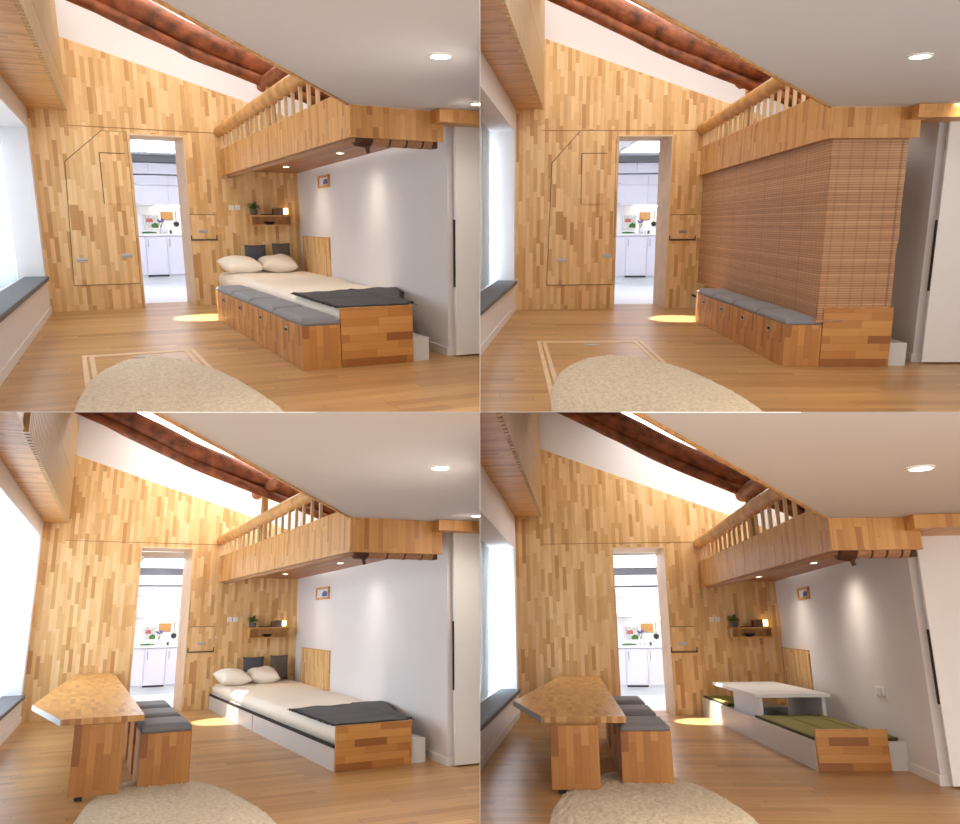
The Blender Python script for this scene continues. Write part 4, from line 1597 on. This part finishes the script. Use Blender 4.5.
    # pillows
    for i, (px, py, rz, w, h) in enumerate(g['pills']):
        obj(rm, 'pillow', cushion(B(), w, h, .24, 16, i * 3), M['pillow'], BF @ T(px, py, zm + .13) @ RZ(rz) @ RX(.16),
            label=('plump white pillow on the window side of the bed, ' if i == 0 else 'plump white pillow beside the white wall, ') + wh, cat='pillow', group='white pillows, ' + wh)
    # dark cushions against the timber wall
    for i, (a, b, c, d) in enumerate(g['cush']):
        z0 = min(c, zm + .01)
        z0 = max(z0, d - (b - a) * 1.25)
        z0 = min(z0, zm + .02)
        w, h = b - a, d - z0
        obj(rm, 'scatter_cushion', cushion(B(), w, h, .1, 14, 20 + i), M['slate'] if i == 0 else M['taupe'], WF @ T((a + b) / 2, -.12, (z0 + d) / 2) @ RX(math.pi / 2 - .12),
            label=('slate blue-grey' if i == 0 else 'brown-grey') + ' square cushion leaning on the timber wall, ' + wh, cat='cushion', group='dark cushions, ' + wh)
    headboard(rm, g, HF, wh, zm)


def headboard(rm, g, HF, wh, zm):
    a, b, c, d = g['hbd']
    a = max(a, .05)
    c = min(c, zm - .02)
    F = HF @ T((a + b) / 2, 0, c)
    w = (b - a) / 2
    t = thing(rm, 'wall_panel', 'square timber panel on the white wall beside the ' + ('low table, ' if rm.key == 'BR' else 'bed, ') + wh, 'wall panel', F)
    obj(rm, 'board', box(B(), -w, w, -.022, -.0005, 0, d - c, .002), M['wall'], F, t)
    obj(rm, 'edge_strip', box(B(), -w - .006, w + .006, -.026, -.0005, d - c + .0005, d - c + .01), M['loft'], F, t)


def socket(rm, g, HF, wh):
    s, z = g['sock']
    F = HF @ T(s, 0, z)
    q = g['swsz'] * 1.5
    t = thing(rm, 'wall_socket', 'white wall socket low on the white wall behind the footboard, ' + wh, 'socket', F)
    obj(rm, 'plate', box(B(), -q, q, -.012, -.0005, -q * .36, q * .36, .003), M['switch'], F, t)
    obj(rm, 'socket_face', box(B(), -q * .6, q * .6, -.015, -.0125, -q * .24, q * .24, .002), M['platf'], F, t)


def tatami_corner(rm, g, BF, wh, x0, xw, Lw, hp):
    y0 = .04
    wy0, wy1 = g['well']
    D = .035                                               # mats
    pf = thing(rm, 'seating_platform', 'low pale grey seating platform with a sunken foot well, ' + wh, 'platform', BF @ T((x0 + xw) / 2, Lw / 2, 0))
    obj(rm, 'front_deck', box(B(), x0 + .02, xw - .012, y0 + .02, wy0, hp - .03, hp), M['platf'], BF, pf)
    obj(rm, 'rear_deck', box(B(), x0 + .02, xw - .012, wy1, Lw, hp - .03, hp), M['platf'], BF, pf)
    for a, b in ((y0, wy0 + .0), (wy0 + .004, Lw)):
        obj(rm, 'side_panel', box(B(), x0, x0 + .02, a, b, 0, hp + .004), M['platf'], BF, pf)
    obj(rm, 'end_panel', box(B(), x0 + .021, xw, y0, y0 + .02, 0, hp), M['platf'], BF, pf)
    obj(rm, 'well_wall', box(B(), x0 + .021, xw - .012, wy0 - .02, wy0, 0, hp - .031), M['platf'], BF, pf)
    obj(rm, 'well_wall', box(B(), x0 + .021, xw - .012, wy1, wy1 + .02, 0, hp - .031), M['platf'], BF, pf)
    for q in g['parts']:
        x = x0 + (xw - x0) * q
        obj(rm, 'divider', box(B(), x - .01, x + .01, wy0 + .002, wy1 - .002, 0, hp - .002), M['platf'], BF, pf)
    def mat_(a, b, c, d, lab):
        F = BF @ T((a + b) / 2, (c + d) / 2, hp)
        w, h = (b - a) / 2 - .004, (d - c) / 2 - .004
        t = thing(rm, 'tatami_mat', lab + ', ' + wh, 'mat', F, 'green tatami mats, ' + wh)
        obj(rm, 'pad', softbox(B(), -w, w, -h, h, .001, D, .012, .003, 10, 10), M['tatami'], F, t)
        e = B()
        for s in (-1, 1):
            box(e, s * w - .006, s * w + .006 if s < 0 else s * w + .003, -h, h, .004, D - .006)
        box(e, -w, w, -h - .003, -h + .004, .004, D - .006)
        obj(rm, 'binding', e, M['tatedge'], F, t)
    fx = g['fmx']
    labs = ['green mat at the left front corner of the platform', 'middle green mat behind the footboard', 'green mat behind the footboard beside the white wall']
    for i in range(3):
        mat_(fx[i], fx[i + 1], y0 + .03, wy0 - .002, labs[i])
    mat_(x0 + .03, x0 + (xw - x0) * g['hmat'], wy1 + .005, Lw - .02, 'green mat at the head end under the timber wall')
    # white low table
    a, b, c, d, z = g['lowt']
    F = BF @ T((a + b) / 2, (c + d) / 2, 0)
    w, h, yc = (b - a) / 2, (d - c) / 2, (c + d) / 2
    t = thing(rm, 'low_table', 'long white low table standing over the foot well, ' + wh, 'table', F)
    obj(rm, 'tabletop', box(B(), -w, w, -h, h, z - .04, z, .004), M['kwhite'], F, t)
    la = g['lowleg']
    obj(rm, 'leg', box(B(), -w + la, -w + la + .04, wy0 + .04 - yc, wy1 - .04 - yc, 0, z - .041, .003), M['kwhite'], F, t)
    obj(rm, 'leg', box(B(), w - la - .04, w - la, wy0 + .04 - yc, wy1 - .04 - yc, 0, z - .041, .003), M['kwhite'], F, t)


def table_and_stools(rm, g, wh):
    wall = lambda u: g['vw'] + g['tw'] * (u - 2) - .004
    zt = g['th']
    tk = .05
    F = T(g['lu0'], g['lv'], 0)
    X = lambda u, v: (u - g['lu0'], v - g['lv'])
    poly = [X(g['tu1'], wall(g['tu1'])), X(g['tpu3'], wall(g['tpu3'])), X(g['tpu'], g['tpv']), X(g['tu0'], g['tv0']), X(g['tu1'], g['tv0'])]
    t = thing(rm, 'fold_down_table', 'house-shaped timber table folded down from the wall onto its leg, ' + wh, 'folding table', F)
    obj(rm, 'tabletop', prism(B(), poly, zt - tk, zt), M['table'], F, t)
    p2, p3 = Vector(poly[2] + (0,)), Vector(poly[3] + (0,))
    dr = (p3 - p2).normalized()
    nrm = Vector((dr.y, -dr.x, 0))
    if nrm.x > 0:
        nrm = -nrm
    eb = prism(B(), [tuple((p2 + nrm * .001).xy), tuple((p3 + nrm * .001).xy), tuple((p3 + nrm * .006).xy), tuple((p2 + nrm * .006).xy)], zt - tk, zt - .002)
    obj(rm, 'edge_strip', eb, M['stripgrey'], F, t, label='pale grey strip along the slanted table edge')
    w = g['lu1'] - g['lu0']
    lg = obj(rm, 'leg', box(B(), 0, w, 0, .035, .03, zt - tk - .001, .003), M['box'], F, t)
    obj(rm, 'leg', box(B(), w - .035, w, .04, g['legd'], .03, zt - tk - .001, .003), M['box'], F, t)
    fo = B()
    for x in (.08, w - .05):
        box(fo, x - .03, x + .03, .004, .034, 0, .03, .004)
    obj(rm, 'foot', fo, M['black'], F, lg if lg else t)
    n = 3
    step = (g['s2v'] - g['sv']) / 2
    dpt = min(step * .74, g['sdep'])
    order = ['nearest', 'middle', 'farthest']
    for i in range(n):
        storage_box(rm, T(g['s0'], g['sv'] + step * i, 0), g['s1'] - g['s0'], dpt, g['sh'], order[i] + ' of three grey-padded storage stools beside the table, ' + wh, 'stool', 'storage stools beside the table, ' + wh, pad=g['pad'], handle=None)


# ------------------------------------------------------------------ world, case, camera
for key in ('TL', 'TR', 'BL', 'BR'):
    build(key)
    if key == 'BR':
        g = ROOMS[key]
        rm = Room()
        rm.key = key
        R, t = g['R'], g['t']
        rm.M = Matrix(((R[0][0], R[0][1], R[0][2], t[0]), (R[2][0], R[2][1], R[2][2], t[2]), (-R[1][0], -R[1][1], -R[1][2], -t[1]), (0, 0, 0, 1)))
        K = Vector(g['K'])
        HF = T(*K) @ RZ(math.atan2(-1, g['tk']))
        socket(rm, g, HF, WHERE[key])
        headboard(rm, g, HF, WHERE[key], g['hp'] + .06)

for nm, b_ in (('light_baffle_upright', (-HALF * .8, HALF * .8, 4.2, 30, -10, 10)), ('light_baffle_level', (-12, 12, 4.2, 30, -HALF * .8, HALF * .8))):  # added thin boards that stop light leaking between the rooms
    bm = box(B(), *b_)
    me = bpy.data.meshes.new(nm)
    bm.to_mesh(me)
    bm.free()
    me.materials.append(M['ceil'])
    o = bpy.data.objects.new(nm, me)
    o['kind'] = 'structure'
    COL.objects.link(o)

w = bpy.data.worlds.new('World')
scene.world = w
w.use_nodes = True
bg = w.node_tree.nodes.get('Background') or w.node_tree.nodes.new('ShaderNodeBackground')
bg.inputs[0].default_value = (1, .95, .9, 1)
bg.inputs[1].default_value = 1.6
ow = w.node_tree.nodes.get('World Output') or w.node_tree.nodes.new('ShaderNodeOutputWorld')
w.node_tree.links.new(bg.outputs[0], ow.inputs[0])

cam = bpy.data.cameras.new('Camera')
cam.sensor_width = 36
cam.lens = 800 / 960 * 36
cam.clip_end = 200
co = bpy.data.objects.new('Camera', cam)
co.rotation_euler = (math.pi / 2, 0, 0)
COL.objects.link(co)
scene.camera = co

scene.view_settings.view_transform = 'Standard'
scene.view_settings.look = 'None'
scene.view_settings.exposure = 0.45
scene.view_settings.gamma = 1
scene.view_settings.use_curve_mapping = False
scene.cycles.use_denoising = True
scene.cycles.max_bounces = 8
scene.cycles.sample_clamp_indirect = 6
